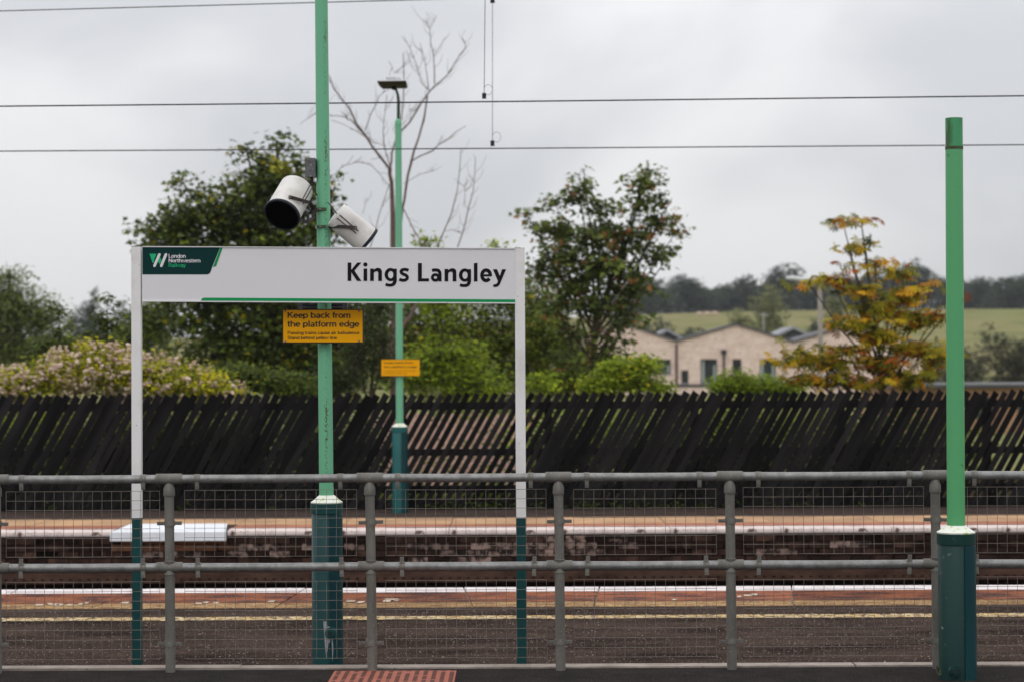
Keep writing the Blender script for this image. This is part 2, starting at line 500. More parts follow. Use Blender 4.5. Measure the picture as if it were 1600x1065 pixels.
def strokes(mb, paths, w, place, dz):
    """ribbons of width w (centreline paths in 2D) placed by place(x, y, lift)"""
    for k, path in enumerate(paths):
        ww = w
        if isinstance(path, tuple) and isinstance(path[0], (int, float)):
            ww, path = path
        n = len(path)
        closed = n > 3 and abs(path[0][0] - path[-1][0]) + abs(path[0][1] - path[-1][1]) < 1e-6
        if closed:
            path = path[:-1]
            n -= 1
        L, Rr = [], []
        for i in range(n):
            a = path[(i - 1) % n] if (closed or i > 0) else path[i]
            b = path[(i + 1) % n] if (closed or i < n - 1) else path[i]
            p = path[i]
            d1 = np.array([p[0] - a[0], p[1] - a[1]], float)
            d2 = np.array([b[0] - p[0], b[1] - p[1]], float)
            l1, l2 = np.hypot(*d1), np.hypot(*d2)
            if l1 < 1e-9: d1, l1 = d2, l2
            if l2 < 1e-9: d2, l2 = d1, l1
            n1 = np.array([-d1[1], d1[0]]) / l1
            n2 = np.array([-d2[1], d2[0]]) / l2
            m_ = n1 + n2
            m_ /= max(1e-6, np.hypot(*m_))
            ml = min(1.6, 1 / max(0.3, float(m_ @ n1)))
            L.append((p[0] + m_[0] * ww / 2 * ml, p[1] + m_[1] * ww / 2 * ml))
            Rr.append((p[0] - m_[0] * ww / 2 * ml, p[1] - m_[1] * ww / 2 * ml))
        lift = dz * (k % 6)
        vs = [place(x, y, lift) for x, y in L] + [place(x, y, lift) for x, y in Rr]
        fs = [(i, i + 1, n + i + 1, n + i) for i in range(n - 1)]
        if closed:
            fs.append((n - 1, 0, n, 2 * n - 1))
        mb.add(vs, fs)


def A(cx, cy, rx, ry, a0, a1, n=9):
    return [(cx + rx * math.cos(R(a0 + (a1 - a0) * i / n)), cy + ry * math.sin(R(a0 + (a1 - a0) * i / n))) for i in range(n + 1)]


O_ = A(.29, .36, .22, .30, 90, 450, 16)
FONT = {
    'K': (.72, [[(.1, 0), (.1, 1)], [(.64, 1), (.12, .42)], [(.28, .60), (.67, 0)]]),
    'L': (.60, [[(.1, 1), (.1, .065), (.56, .065)]]),
    'N': (.78, [[(.1, 0), (.1, 1)], [(.1, .96), (.66, .04)], [(.66, 0), (.66, 1)]]),
    'P': (.68, [[(.1, 0), (.1, 1)], [(.1, .935), (.36, .935)] + A(.36, .70, .22, .235, 90, -90) + [(.1, .465)]]),
    'R': (.72, [[(.1, 0), (.1, 1)], [(.1, .935), (.38, .935)] + A(.38, .71, .22, .225, 90, -90) + [(.1, .485)], [(.38, .48), (.62, 0)]]),
    'S': (.70, [A(.34, .74, .24, .205, 20, 230, 10) + A(.34, .26, .27, .21, 50, -160, 10)]),
    'a': (.58, [[(.46, 0), (.46, .48)] + A(.29, .48, .17, .18, 0, 160, 6), A(.27, .19, .19, .15, 20, 380, 12)]),
    'b': (.62, [[(.09, 0), (.09, 1)], A(.31, .36, .22, .30, 90, 450, 16)]),
    'c': (.54, [A(.29, .36, .22, .30, 42, 318, 12)]),
    'd': (.62, [[(.52, 0), (.52, 1)], A(.30, .36, .22, .30, 90, 450, 16)]),
    'e': (.58, [[(.08, .38), (.50, .38)] + A(.29, .36, .21, .30, 4, 320, 14)]),
    'f': (.34, [[(.15, 0), (.15, .78)] + A(.30, .78, .15, .16, 180, 90, 4), [(.0, .67), (.31, .67)]]),
    'g': (.62, [[(.52, .72), (.52, 0)] + A(.30, 0, .22, .21, 0, -155, 7), A(.30, .37, .22, .29, 90, 450, 16)]),
    'h': (.60, [[(.09, 0), (.09, 1)], [(.09, .40)] + A(.29, .46, .20, .20, 150, 0, 6) + [(.49, 0)]]),
    'i': (.26, [[(.12, 0), (.12, .72)], [(.12, .86), (.12, 1)]]),
    'k': (.56, [[(.09, 0), (.09, 1)], [(.49, .72), (.12, .30)], [(.24, .44), (.51, 0)]]),
    'l': (.25, [[(.12, 0), (.12, 1)]]),
    'm': (.88, [[(.09, 0), (.09, .72)], [(.09, .42)] + A(.26, .48, .17, .18, 150, 0, 6) + [(.43, 0)], [(.43, .42)] + A(.60, .48, .17, .18, 150, 0, 6) + [(.77, 0)]]),
    'n': (.60, [[(.09, 0), (.09, .72)], [(.09, .40)] + A(.29, .46, .20, .20, 150, 0, 6) + [(.49, 0)]]),
    'o': (.60, [O_]),
    'p': (.62, [[(.09, -.22), (.09, .72)], A(.31, .36, .22, .30, 90, 450, 16)]),
    'r': (.38, [[(.09, 0), (.09, .72)], [(.09, .40)] + A(.30, .44, .20, .22, 160, 80, 4)]),
    's': (.52, [A(.26, .52, .17, .145, 20, 225, 7) + A(.26, .20, .19, .145, 45, -160, 7)]),
    't': (.36, [[(.15, .92), (.15, .16)] + A(.27, .16, .12, .10, 180, 285, 4), [(.0, .67), (.31, .67)]]),
    'u': (.60, [[(.49, 0), (.49, .72)], [(.09, .72), (.09, .26)] + A(.29, .26, .20, .20, 180, 330, 6)]),
    'w': (.80, [[(.04, .72), (.22, .03), (.40, .68), (.58, .03), (.76, .72)]]),
    'y': (.56, [[(.03, .72), (.27, .04)], [(.51, .72), (.25, -.06), (.17, -.18), (.03, -.18)]]),
    ' ': (.30, []),
}


def text_px(mb, s, x0, x1, base, cap, wt, Y):
    """monoline lettering between photo columns x0..x1 on the baseline row, standing on the plane at Y"""
    tot = sum(FONT[c][0] for c in s)
    kx = (x1 - x0) / tot
    x = 0
    for c in s:
        wd, st = FONT[c]
        strokes(mb, st, wt, lambda a, b, l, x=x: P(x0 + (x + a) * kx, base - b * cap, Y - l), 0.00015)
        x += wd
    return mb


# ================================================================== GROUND AND PLATFORMS
PZ = -0.03                       # platform level beyond the kerb
Y_RAIL = 11.95
Y_EDGE = G(917, PZ)              # near platform edge
Y_FAR = G(825.5, 0)              # far platform edge
Y_FENCE = 26.4


def field(x, y):
    """height of the land"""
    h = np.where(y < 24.5, -1.35, -0.12)
    t = np.clip((y - 60) / 60, 0, 1)
    h = h + np.where(y > 60, t * 0.5, 0)
    u = np.clip((y - 190) / 330, 0, 1)
    side = 0.55 + 0.45 / (1 + np.exp(-(x + 20) / 40.0))
    hill = (u * u * (3 - 2 * u)) * 16.6 * side
    hill = hill + np.clip((y - 520) / 500, 0, 1) * 10 * side
    return h + hill + np.where(y > 190, 0.5 * np.sin(x * 0.02 + 1.0) * u, 0)


ys = [-40, 0, 10, 16, 20, 24.4, 24.6, 27, 30, 36, 44, 52, 60, 70, 80, 95, 110, 130, 150, 170, 190] + [200 + 14 * i for i in range(26)] + [600, 700, 850, 1000, 1300, 1700, 2200, 3000]
xs = sorted(set([-2200, -1400, -900, -600, -400] + [-300 + 15 * i for i in range(41)] + [400, 600, 900, 1400, 2200]))
gx, gy = np.meshgrid(xs, ys)
gz = field(gx, gy)
mb = MB()
nx = len(xs)
mb.v = list(zip(gx.ravel().tolist(), gy.ravel().tolist(), gz.ravel().tolist()))
mb.f = [(j * nx + i, j * nx + i + 1, (j + 1) * nx + i + 1, (j + 1) * nx + i) for j in range(len(ys) - 1) for i in range(nx - 1)]
# pasture: green on the left of the field, straw-coloured to the right, brown soil near the houses
M['pasture'] = mat('pasture', (0.165, 0.172, 0.072), 0.95, 0, (0.225, 0.185, 0.098), 0.011, lo=0.40, hi=0.60, stretch=(1, .35, 1), bump=0.2, bscale=2, specks=(0.13, 0.14, 0.055), spscale=.09, spth=.56, spec=0.0)
ground = mb.build('ground', M['pasture'], org=(0, 0, 0), smooth=True)
tag(ground, 'green and straw coloured farmland rising to a low hill behind the station', kind='structure')

# near platform
XL, XR = -16.0, 16.0
mb = MB().box(XL, XR, -6, 12.025, -1.3, 0.0)
tag(mb.build('platform_foreground', M['asphalt'], org=(0, 0, 0)), 'dark smooth asphalt in front of the railing', kind='structure')
Y_SL0 = G(947.5, PZ)             # back of the coping slabs
Y_TAN = G(939.5, PZ)
mb = MB().box(XL, XR, 12.17, Y_SL0 - 0.004, -1.3, PZ)
plat = mb.build('platform', M['chipseal'], org=(0, 0, 0))
tag(plat, 'worn brown asphalt platform between the railing and the track edge', kind='structure')
# kerb stones under the railing
kb = thing('kerb', (0, 12.08, 0), 'thin pale concrete kerb running under the grey pipe railing', 'kerb')
kb['kind'] = 'structure'
rng = random.Random(5)
x = XL
k = 0
while x < XR:
    L = rng.choice([1.75, 1.8, 1.85])
    me = MB().box(0, L - 0.012, 0.04, 0.165, -0.2, 0.010).mesh('kerb_stone', M['kerb'], smooth=False) if k < 3 else me_k[k % 3]
    if k == 0: me_k = []
    if k < 3: me_k.append(me)
    inst('kerb_stone', me, kb, (x, 11.99 + rng.uniform(-.004, .004), rng.uniform(-.002, .003)))
    x += L
    k += 1
tag(MB().box(XL, XR, 12.026, 12.168, -0.6, -0.012).build('kerb_bed', M['groove'], kb), None)
# coping: terracotta slabs with a worn tan band behind and a white edge in front
PX = lambda px, py=920: (px - 800) / FPX * G(py, PZ)
joints = [-16, -15, -14, -13, -12, -11, -10, -9, -8, -7, -6, -5] + [PX(20), PX(222), PX(474), PX(722), PX(936), PX(1238), PX(1480)] + [5, 6.2, 7.4, 8.6, 9.8, 11, 12.2, 13.4, 14.6, 16]
joints = sorted(set(round(j, 3) for j in joints))
Y_W0 = G(924, PZ)
for i in range(len(joints) - 1):
    a, b = joints[i] + 0.006, joints[i + 1] - 0.006
    sk = -0.18 if i % 2 else -0.10
    if i % 3 == 0: sk = 0.10
    j1, j0 = a, b
    skn = 0.10 if (i + 1) % 3 == 0 else (-0.18 if (i + 1) % 2 else -0.10)
    h = rng.uniform(-.002, .002)

    def sl(name, y0, y1, m, top, kk=sk, kn=skn):
        f0, f1 = (y0 - Y_SL0) / (Y_EDGE - Y_SL0), (y1 - Y_SL0) / (Y_EDGE - Y_SL0)
        p = [(a + kk * (1 - f0), y0), (b + kn * (1 - f0), y0), (b + kn * (1 - f1), y1), (a + kk * (1 - f1), y1)]
        o = MB().hexa([(q[0], q[1], PZ - 0.16) for q in p] + [(q[0], q[1], top) for q in p]).build(name, m, plat)
        return o
    sl('tan_block', Y_SL0, Y_TAN - 0.010, M['tan'], PZ + 0.002 + h * .6)
    sl('coping_slab', Y_TAN, Y_W0, M['terracotta'], PZ + 0.003 + h)
    sl('edge_stone', Y_W0 + 0.002, Y_EDGE, M['wline'], PZ + 0.004 + h * .5)
mb = MB().box(XL, XR, Y_SL0 - 0.003, Y_EDGE - 0.02, -1.3, PZ - 0.008)
mb.build('mortar_bed', M['joint'], plat)
MB().box(XL, XR, Y_EDGE - 0.019, Y_EDGE - 0.012, -1.3, PZ - 0.17).build('platform_face', M['shade_dark'], plat)
# painted yellow line
ln = MB()
y0l, y1l = G(967, PZ), G(961.5, PZ)
rl = random.Random(2)
n = 240
e0 = [y0l + rl.uniform(-.012, .012) for _ in range(n + 1)]
e1 = [y1l + rl.uniform(-.012, .012) for _ in range(n + 1)]
for i in range(n):
    xa, xb = XL + (XR - XL) * i / n, XL + (XR - XL) * (i + 1) / n
    ln.add([(xa, e0[i], PZ + .004), (xb, e0[i + 1], PZ + .004), (xb, e1[i + 1], PZ + .004), (xa, e1[i], PZ + .004)], [(0, 1, 2, 3)])
ln.build('yellow_line', M['yline'], plat)
# worn remains of painted lettering on the slabs, one strip of dashes at a time
wm = MB()


def ground_poly(mb, pts, z):
    mb.add([((px - 800) / FPX * G(py, PZ), G(py, PZ), z) for px, py in pts], [tuple(range(len(pts)))])


for (xx, yy, w_, s_) in [(57, 942, 12, 5), (72, 940.6, 8, -4), (84, 941.2, 10, 3), (90, 942, 10, 6), (106, 942, 10, 5), (124, 941, 10, 6), (133, 939.5, 6, 4),
                         (190, 939, 12, 3), (306, 941, 12, 5), (318, 939.5, 8, 4), (334, 940, 8, 3), (540, 938, 14, 1), (560, 940, 10, 6), (600, 936, 20, 0), (598, 938.5, 12, 2),
                         (618, 937.5, 6, 4), (420, 938, 10, 4), (1160, 932.5, 14, 2), (1172, 931, 10, 2), (1150, 934, 6, 1), (1050, 938, 7, 3)]:
    ground_poly(wm, [(xx - s_, yy + 1.3), (xx + w_ - s_, yy + 1.3), (xx + w_, yy - 1.3), (xx, yy - 1.3)], PZ + 0.0075)
wm.build('worn_lettering', mat('faded_white_lettering', (0.58, 0.50, 0.40), 0.85, 0, (0.3, 0.2, 0.13), 20), plat)
# small loose chippings on the worn asphalt
gr = MB()
rg = random.Random(11)
for i in range(2600):
    gx_, gy_ = rg.uniform(-3.6, 3.6), 12.25 + (Y_SL0 - 12.4) * rg.random() ** 1.4
    s_ = rg.uniform(.002, .0065)
    r_ = rg.uniform(0, 6)
    c_, d_ = math.cos(r_) * s_, math.sin(r_) * s_
    gr.add([(gx_ + c_, gy_ + d_, PZ), (gx_ - d_, gy_ + c_, PZ), (gx_ - c_, gy_ - d_, PZ), (gx_ + d_, gy_ - c_, PZ), (gx_ + rg.uniform(-1, 1) * s_ * .4, gy_, PZ + s_ * .8)],
           [(0, 1, 4), (1, 2, 4), (2, 3, 4), (3, 0, 4)])
tag(gr.build('chippings', mat('pale_chippings', (0.34, 0.29, 0.25), 0.9, 0, (0.13, 0.10, 0.08), 3), plat), kind='stuff')

# red tactile plate in front of the kerb
rp0 = thing('tactile_plate', (-0.6, 11.6, 0), 'worn red patterned paving plate set in the dark asphalt below the railing', 'paving plate')
xa0, xb0 = (521 - 800) / FPX * 11.93, (711 - 800) / FPX * 11.93
MB().box(xa0, xb0, 11.1, 11.93, -0.05, 0.005).build('plate', M['redplate'], rp0)
gm = MB()
for c in range(14):
    cx_ = xa0 + 0.028 + c * (xb0 - xa0 - 0.05) / 13
    yy = 11.12
    k = 0
    while yy < 11.90:
        if rg.random() > 0.06:
            gm.hexa([(cx_ - .013, yy, .0048), (cx_ - .010, yy - .008, .0048), (cx_ + .013, yy + .008, .0048), (cx_ + .010, yy + .016, .0048),
                     (cx_ - .013, yy, .0062), (cx_ - .010, yy - .008, .0062), (cx_ + .013, yy + .008, .0062), (cx_ + .010, yy + .016, .0062)])
        yy += 0.026
        k += 1
tag(gm.build('groove_pattern', M['groove'], rp0), kind='stuff')

tag(MB().box(XL - 6, XR + 6, 27.22, 35, -.3, -.09).build('soil', mat('dark_leaf_litter', (0.022, 0.018, 0.011), .95, 0, (0.045, 0.034, 0.018), 4, spec=0.0), org=(0, 0, 0)),
    'dark soil and leaf litter behind the black fence', kind='structure')
# far platform
far = MB().box(XL - 6, XR + 6, Y_FAR + 0.16, 27.2, -1.3, -0.004).build('far_platform', M['chipseal_far'], org=(0, 0, 0))
tag(far, 'brown asphalt platform in front of the black slat fence', kind='structure')
Yw, Yr, Yt = G(822.3, 0), G(817.5, 0), G(807.5, 0)
xl = -15.0
k = 0
rng = random.Random(8)
new0, new1 = (174 - 800) / FPX * 22.9, (354 - 800) / FPX * 22.9
proto = {}
while xl < 15:
    L = 1.2 if not (xl < new0 - .01 < xl + 1.2) else new0 - xl
    if abs(xl - new0) < .02:
        L = new1 - new0
        a, b = xl, xl + L
        o = MB().hexa([(a, Y_FAR - .10, -.105), (b, Y_FAR - .10, -.105), ((354 - 800) / FPX * (Yr + .12), Yr + .12, -.105), ((203 - 800) / FPX * (Yr + .12), Yr + .12, -.105),
                       (a, Y_FAR - .10, -.01), (b, Y_FAR - .10, -.01), ((354 - 800) / FPX * (Yr + .12), Yr + .12, .012), ((203 - 800) / FPX * (Yr + .12), Yr + .12, .012)]).build('new_coping_stone', M['newcoping'], far)
        o['label'] = 'clean bright white replacement coping stone'
    else:
        key = round(L, 2)
        a, b = 0.004, L - 0.004
        if key not in proto:
            nose = MB()
            prof = [(Y_FAR + .005, -.062), (Y_FAR - .004, -.045), (Y_FAR, -.015), (Y_FAR + .02, -.002), (Yw, 0.0), (Yw, -.062)]
            nn = len(prof)
            nose.add([(a, y, z) for y, z in prof] + [(b, y, z) for y, z in prof],
                     [tuple(range(nn)), tuple(reversed(range(nn, 2 * nn)))] + [(i, i + nn, (i + 1) % nn + nn, (i + 1) % nn) for i in range(nn)])
            proto[key] = (nose.mesh('white_coping_stone', M['wline_far']), MB().box(a, b, Yw + .003, Yr, -.08, 0.0).mesh('pink_slab', M['pinkslab']),
                          MB().box(a, b, Yr + .004, Yt, -.08, 0.001).mesh('tan_slab', M['tan_far']))
        for nm, me in zip(('white_coping_stone', 'pink_slab', 'tan_slab'), proto[key]):
            inst(nm, me, far, (xl, 0, rng.uniform(-.002, .002)))
    if abs(xl - new0) < .02:
        MB().box(xl + .004, xl + L - .004, Yr + .125, Yt, -.08, 0.001).build('tan_slab', M['tan_far'], far)
    xl += L
    k += 1
# brick face of the far platform: three courses proud of a backing with the recess shadow in its near-black colour
MB().box(XL - 6, XR + 6, Y_FAR + 0.09, Y_FAR + .155, -1.3, -.07).build('mortar_backing', M['shade_dark'], far)
bm = {}
for nm in ('brick_dark', 'brick_pale', 'rust_brick'):
    bm[nm] = MB().box(0, .218, 0, .09, 0, .066).mesh('brick', M[nm])
rng = random.Random(21)
x_lo, x_hi = -6.3, 6.3
for row in range(4):
    z = -.145 - row * .075
    xx = x_lo - (0.11 if row % 2 else 0)
    while xx < x_hi:
        nz = math.sin(xx * 1.9 + row) + math.sin(xx * .8 + 2) * .8 + rng.uniform(-.9, .9)
        nm = 'brick_pale' if (nz > .35 and row in (1, 2)) or nz > 1.5 else 'brick_dark'
        if new0 - .1 < xx < new1 and row in (0, 1):
            nm = 'rust_brick'
        inst('brick', bm[nm], far, (xx, Y_FAR + rng.uniform(0, .022) + (.06 if rng.random() < .07 else 0), z))
        xx += .229
tb = MB().box(XL, XR, Y_FAR - .05, Y_FAR + .085, -.565, -.455)
tr = tb.build('cable_trough', M['rust'], far)
tbl = MB()
for i in range(260):
    xx = -13 + i * .1
    tbl.box(xx, xx + .035, Y_FAR - .056, Y_FAR - .0505, -.530, -.515)
tag(tbl.build('trough_rivets', M['shade_dark'], far), kind='stuff')
MB().box(XL, XR, Y_FAR + .02, Y_FAR + .088, -.452, -.40).build('ledge', M['shade_dark'], far)

# the two tracks in the gap
bal = MB().box(-22, 22, Y_EDGE + .01, Y_FAR + .08, -1.34, -1.10).build('track_bed', M['ballast'], org=(0, 0, 0))
tag(bal, 'brown ballast bed of two railway tracks between the platforms', kind='structure')
slm = MB().box(-.13, .13, -1.25, 1.25, -1.10, -1.02).mesh('sleeper', M['concrete_post'])
for yc in (18.25, 21.4):
    for s_ in (-1, 1):
        yr = yc + s_ * .7175
        r_ = MB().box(-22, 22, yr - .035, yr + .035, -.90, -.865)
        r_.box(-22, 22, yr - .008, yr + .008, -1.0, -.9)
        r_.box(-22, 22, yr - .07, yr + .07, -1.02, -1.0)
        r_.build('rail', M['rust'], bal)
    for i in range(-14, 15):
        inst('sleeper', slm, bal, (i * .65, yc, 0))

# ================================================================== PIPE RAILING
rail = thing('pipe_railing', (0, Y_RAIL, 0), 'grey galvanised pipe railing with wire mesh panels across the foreground', 'railing')
post_px = [-300, -6, 264.5, 578.5, 872.5, 1139.5, 1460, 1775, 2060]
zt = [P(800, 745, Y_RAIL).z, P(800, 883, Y_RAIL).z]
xp = lambda px: (px - 800) / FPX * Y_RAIL
x_a, x_b = xp(-300), xp(2060)
# rails in bays, butting inside the fittings
sag = [(-.3, -.002), (0, 0)]
for i in range(len(post_px) - 1):
    a, b = xp(post_px[i]), xp(post_px[i + 1])
    for z in zt:
        MB().tube([(a + .02, Y_RAIL, z), ((a + b) / 2, Y_RAIL, z - .002), (b - .02, Y_RAIL, z)], .0242, 20).build('rail', M['galv'], rail, smooth=True)
lean = {264.5: (-.003, .003), 578.5: (-.006, .006), 872.5: (-.004, .004), 1139.5: (-.003, .004)}
# fitting meshes
tee = MB().tube([(-.073, 0, 0), (.073, 0, 0)], .0305, 20)
tee.tube([(0, 0, .02), (0, 0, -.035), (0, 0, -.055), (0, 0, -.090), (0, 0, -.096)], [.010, .024, .0315, .0325, .031], 20)
tee_m = tee.mesh('tee_fitting', M['galv_post'], smooth=True)
crs = MB().tube([(-.073, 0, 0), (.073, 0, 0)], .0300, 20)
crs.tube([(0, 0, .034), (0, 0, .030), (0, -.012, .0)], [.0315, .0315, .012], 16)
crs.tube([(0, 0, -.040), (0, 0, -.034), (0, -.012, .0)], [.0315, .0315, .012], 16)
crs_m = crs.mesh('cross_fitting', M['galv_post'], smooth=True)
ring = MB().tube([(0, 0, -.016), (0, 0, .016)], .0305, 16)
for s_ in (-1, 1):
    ring.box(s_ * .028 if s_ > 0 else -.070, .070 if s_ > 0 else -.028, -.012, -.007, -.010, .010)
ring_m = ring.mesh('post_clip', M['galv_post'], smooth=True)
bolt_m = MB().tube([(0, -.022, 0), (0, -.010, 0)], .0062, 6).mesh('bolt', M['bolt'])
z_top_p, z_mid_p = P(800, 814, Y_RAIL).z, P(800, 1002, Y_RAIL).z
for px in post_px:
    x = xp(px)
    l0, l1 = lean.get(px, (-.002, .003))
    pr = .0278
    MB().tube([(x + l1, Y_RAIL, -.3 if False else -0.02), (x, Y_RAIL, zt[1] - .03)], pr, 18).build('post', M['galv_post'], rail, smooth=True)
    MB().tube([(x, Y_RAIL, zt[1] + .028), (x + l0, Y_RAIL, zt[0] - .08)], pr - .001, 18).build('post', M['galv_post'], rail, smooth=True)
    inst('tee_fitting', tee_m, rail, (x + l0, Y_RAIL, zt[0]))
    inst('cross_fitting', crs_m, rail, (x, Y_RAIL, zt[1]))
    for z in (z_top_p, z_mid_p):
        c = inst('post_clip', ring_m, rail, (x, Y_RAIL, z + 0.0), (0, R(rng.uniform(-2, 2)), 0))
        for s_ in (-.048, .048):
            b = bpy.data.objects.new('bolt', bolt_m)
            COL.objects.link(b)
            b.parent = c
            b.location = (s_, 0, 0)
# clips on the rails
band = MB().tube([(-.0165, 0, 0), (.0165, 0, 0)], .0272, 16)
band.hexa([(-.011, -.016, -.060), (.011, -.016, -.060), (.011, -.011, -.060), (-.011, -.011, -.060), (-.012, -.022, -.018), (.012, -.022, -.018), (.012, -.015, -.018), (-.012, -.015, -.018)])
top_m = band.mesh('rail_clip', M['galv_post'], smooth=True)
band2 = MB().tube([(-.0165, 0, 0), (.0165, 0, 0)], .0272, 16)
for s_ in (-1, 1):
    z0, z1 = sorted((s_ * .055, s_ * .018))
    band2.box(-.0115, .0115, -.024, -.019, z0, z1)
mid_m = band2.mesh('rail_clip', M['galv_post'], smooth=True)


def clip(me, x, z, bz, tilt=0):
    c = inst('rail_clip', me, rail, (x, Y_RAIL, z), (0, R(tilt), 0))
    for q in bz:
        b = bpy.data.objects.new('bolt', bolt_m)
        COL.objects.link(b)
        b.parent = c
        b.location = (0, -.006, q)
        b.scale = (.75, 1, .75)


for px in [34, 223.5, 308, 531, 620.5, 828, 915.5, 1091, 1183, 1418.5, 1520, 1730]:
    clip(top_m, xp(px), zt[0], [-.045], rng.uniform(-2, 2))
for px in [33.5, 223.5, 309, 533, 627, 833, 916, 1101, 1183, 1417.5, 1522, 1732]:
    clip(mid_m, xp(px), zt[1], [.043, -.043], rng.uniform(-3, 3))
# mesh panels
panels = [(-282, -22), (9.5, 249), (288, 556.5), (601.5, 852), (895, 1117), (1159.5, 1441), (1494, 1756)]
for i, (a, b) in enumerate(panels):
    xa_, xb_ = xp(a), xp(b)
    for (ya, yb) in ((763, 866), (905, 1026)):
        z1, z0 = P(800, ya + rng.uniform(-1.5, 1.5), Y_RAIL).z, P(800, yb, Y_RAIL).z
        m_ = MB()
        nv = max(2, round((xb_ - xa_) / .0556))
        nh = max(2, round((z1 - z0) / .0556))
        yy = Y_RAIL - .004
        r_ = .00135
        sk = rng.uniform(-.003, .003)
        for k in range(nv + 1):
            x = xa_ + (xb_ - xa_) * k / nv
            bw = rng.uniform(-.0012, .0012)
            m_.tube([(x + sk, yy, z0), (x + bw, yy - .002, (z0 + z1) / 2), (x, yy, z1)], r_, 5)
        for k in range(nh + 1):
            z = z0 + (z1 - z0) * k / nh
            m_.tube([(xa_, yy + .003, z), ((xa_ + xb_) / 2, yy + .003 - .002, z - .0012 + rng.uniform(-.001, .001)), (xb_, yy + .003, z)], r_, 5)
        tag(m_.build('mesh_panel', M['wire'], rail, smooth=True), kind='stuff')

# ================================================================== STATION NAME SIGN
YS = 12.30
sg = thing('station_sign', P(513, 1036, YS), 'long white station name board reading Kings Langley on two white posts', 'station sign')
for (a, b, top) in ((206.5, 221, 386), (805, 820.5, 388.5)):
    xa_, xb_ = (a - 800) / FPX * YS, (b - 800) / FPX * YS
    dx = -.004
    zc = P((a + b) / 2, 808, YS).z
    ztop = P((a + b) / 2, top, YS).z
    p = MB().box(xa_, xb_, YS - .027, YS + .027, zc, ztop).build('post', M['white_post'], sg)
    cap = MB()
    rc = random.Random(int(a))
    for i in range(7):
        x0 = xa_ + (xb_ - xa_) * i / 7
        cap.box(x0, x0 + (xb_ - xa_) / 7 * .9, YS - .027 + rc.uniform(0, .02), YS + .024, ztop, ztop + rc.uniform(.001, .006))
    tag(cap.build('worn_post_top', M['grime'], p), kind='stuff')
    MB().box(xa_ + .001, xb_ - .001, YS - .026, YS + .026, PZ - .25, zc).build('post_sleeve', M['teal'], sg)
YF = YS - .03
corners = [(222.3, 386), (805, 389), (805, 473), (222.3, 470)]
mb = MB()
mb.prism(corners[::-1], lambda p: P(p[0], p[1], YF), lambda p: P(p[0], p[1], YF) + Vector((0, .055, 0)))
panel = mb.build('sign_panel', M['white'], sg)
mb = MB()
for (q0, q1) in ((corners[0], corners[1]), (corners[3], corners[2])):
    t_ = 1.3
    s_ = -1 if q0[1] < 420 else 1
    mb.prism([(q0[0], q0[1]), (q1[0], q1[1]), (q1[0], q1[1] + s_ * t_), (q0[0], q0[1] + s_ * t_)][::s_], lambda p: P(p[0], p[1], YF - .006), lambda p: P(p[0], p[1], YF - .006) + Vector((0, .066, 0)))
mb.build('edge_trim', M['white_post'], panel)


def flat(mb, poly, Y, lift):
    mb.prism(poly[::-1], lambda p: P(p[0], p[1], Y - lift), lambda p: P(p[0], p[1], Y - lift) + Vector((0, lift * .8, 0)))


Z1 = lambda pts: [(200 + x / 5, 370 + y / 5) for x, y in pts]
mb = MB()
flat(mb, Z1([(112, 84), (720, 84), (655, 245), (645, 275), (636, 288), (620, 295), (112, 295)]), YF, .0012)
mb.build('dark_green_block', M['sign_dark'], panel)
mb = MB()
flat(mb, Z1([(722, 84), (741, 84), (690, 228), (680, 235), (664, 235)]), YF, .0016)
flat(mb, [(313.5, 470), (316, 466), (319, 465.2), (805, 468.0), (805, 472.4)], YF, .0016)
mb.build('green_stripe', M['sign_green'], panel)
mb = MB()
text_px(mb, 'London', 263.3, 290.3, 403.1, 6.0, .15, YF - .0024)
text_px(mb, 'Northwestern', 263.3, 313.4, 410.3, 6.0, .15, YF - .0024)
strokes(mb, [[(245, 140), (207, 228)], [(296, 140), (260, 228)]], 21, lambda x, y, l: P(200 + x / 5, 370 + y / 5, YF - .0030 - l), .0002)
for (cx_, cy_) in ((245, 140), (207, 228), (296, 140), (260, 228)):
    mb.add([P(200 + (cx_ + 10.5 * math.cos(R(a))) / 5, 370 + (cy_ + 10.5 * math.sin(R(a))) / 5, YF - .0027) for a in range(360, 0, -30)], [tuple(range(12))])
mb.build('white_lettering', M['white'], panel)
mb = MB()
text_px(mb, 'Railway', 263.3, 290.3, 417.6, 6.0, .13, YF - .0024)
flat(mb, Z1([(168, 134), (222, 134), (213, 158), (207, 168), (200, 205), (192, 206), (172, 146)]), YF, .0022)
flat(mb, Z1([(246, 152), (250, 160), (262, 184), (248, 216), (236, 196), (232, 184)]), YF, .0020)
mb.build('mint_lettering', M['sign_mint'], panel)
# the station name, drawn glyph by glyph
mb = MB()
K1 = lambda x, y, l: P(530 + x / 11.43, 395 + y / 11.43, YF - .0018 - l)
K2 = lambda x, y, l: P(645 + x / 10.32, 395 + y / 10.32, YF - .0018 - l)


def poly(pts, f, l=0):
    n_ = len(pts)
    ar = sum(pts[i][0] * pts[(i + 1) % n_][1] - pts[(i + 1) % n_][0] * pts[i][1] for i in range(n_))
    if ar > 0: pts = pts[::-1]
    mb.add([f(x, y, l) for x, y in pts], [tuple(range(n_))])


def rect(x0, y0, x1, y1, f, l=0):
    poly([(x0, y0), (x1, y0), (x1, y1), (x0, y1)], f, l)


def ell(cx, cy, rx, ry, a0=0, a1=360, n=20):
    return A(cx, cy, rx, ry, a0, a1, n)


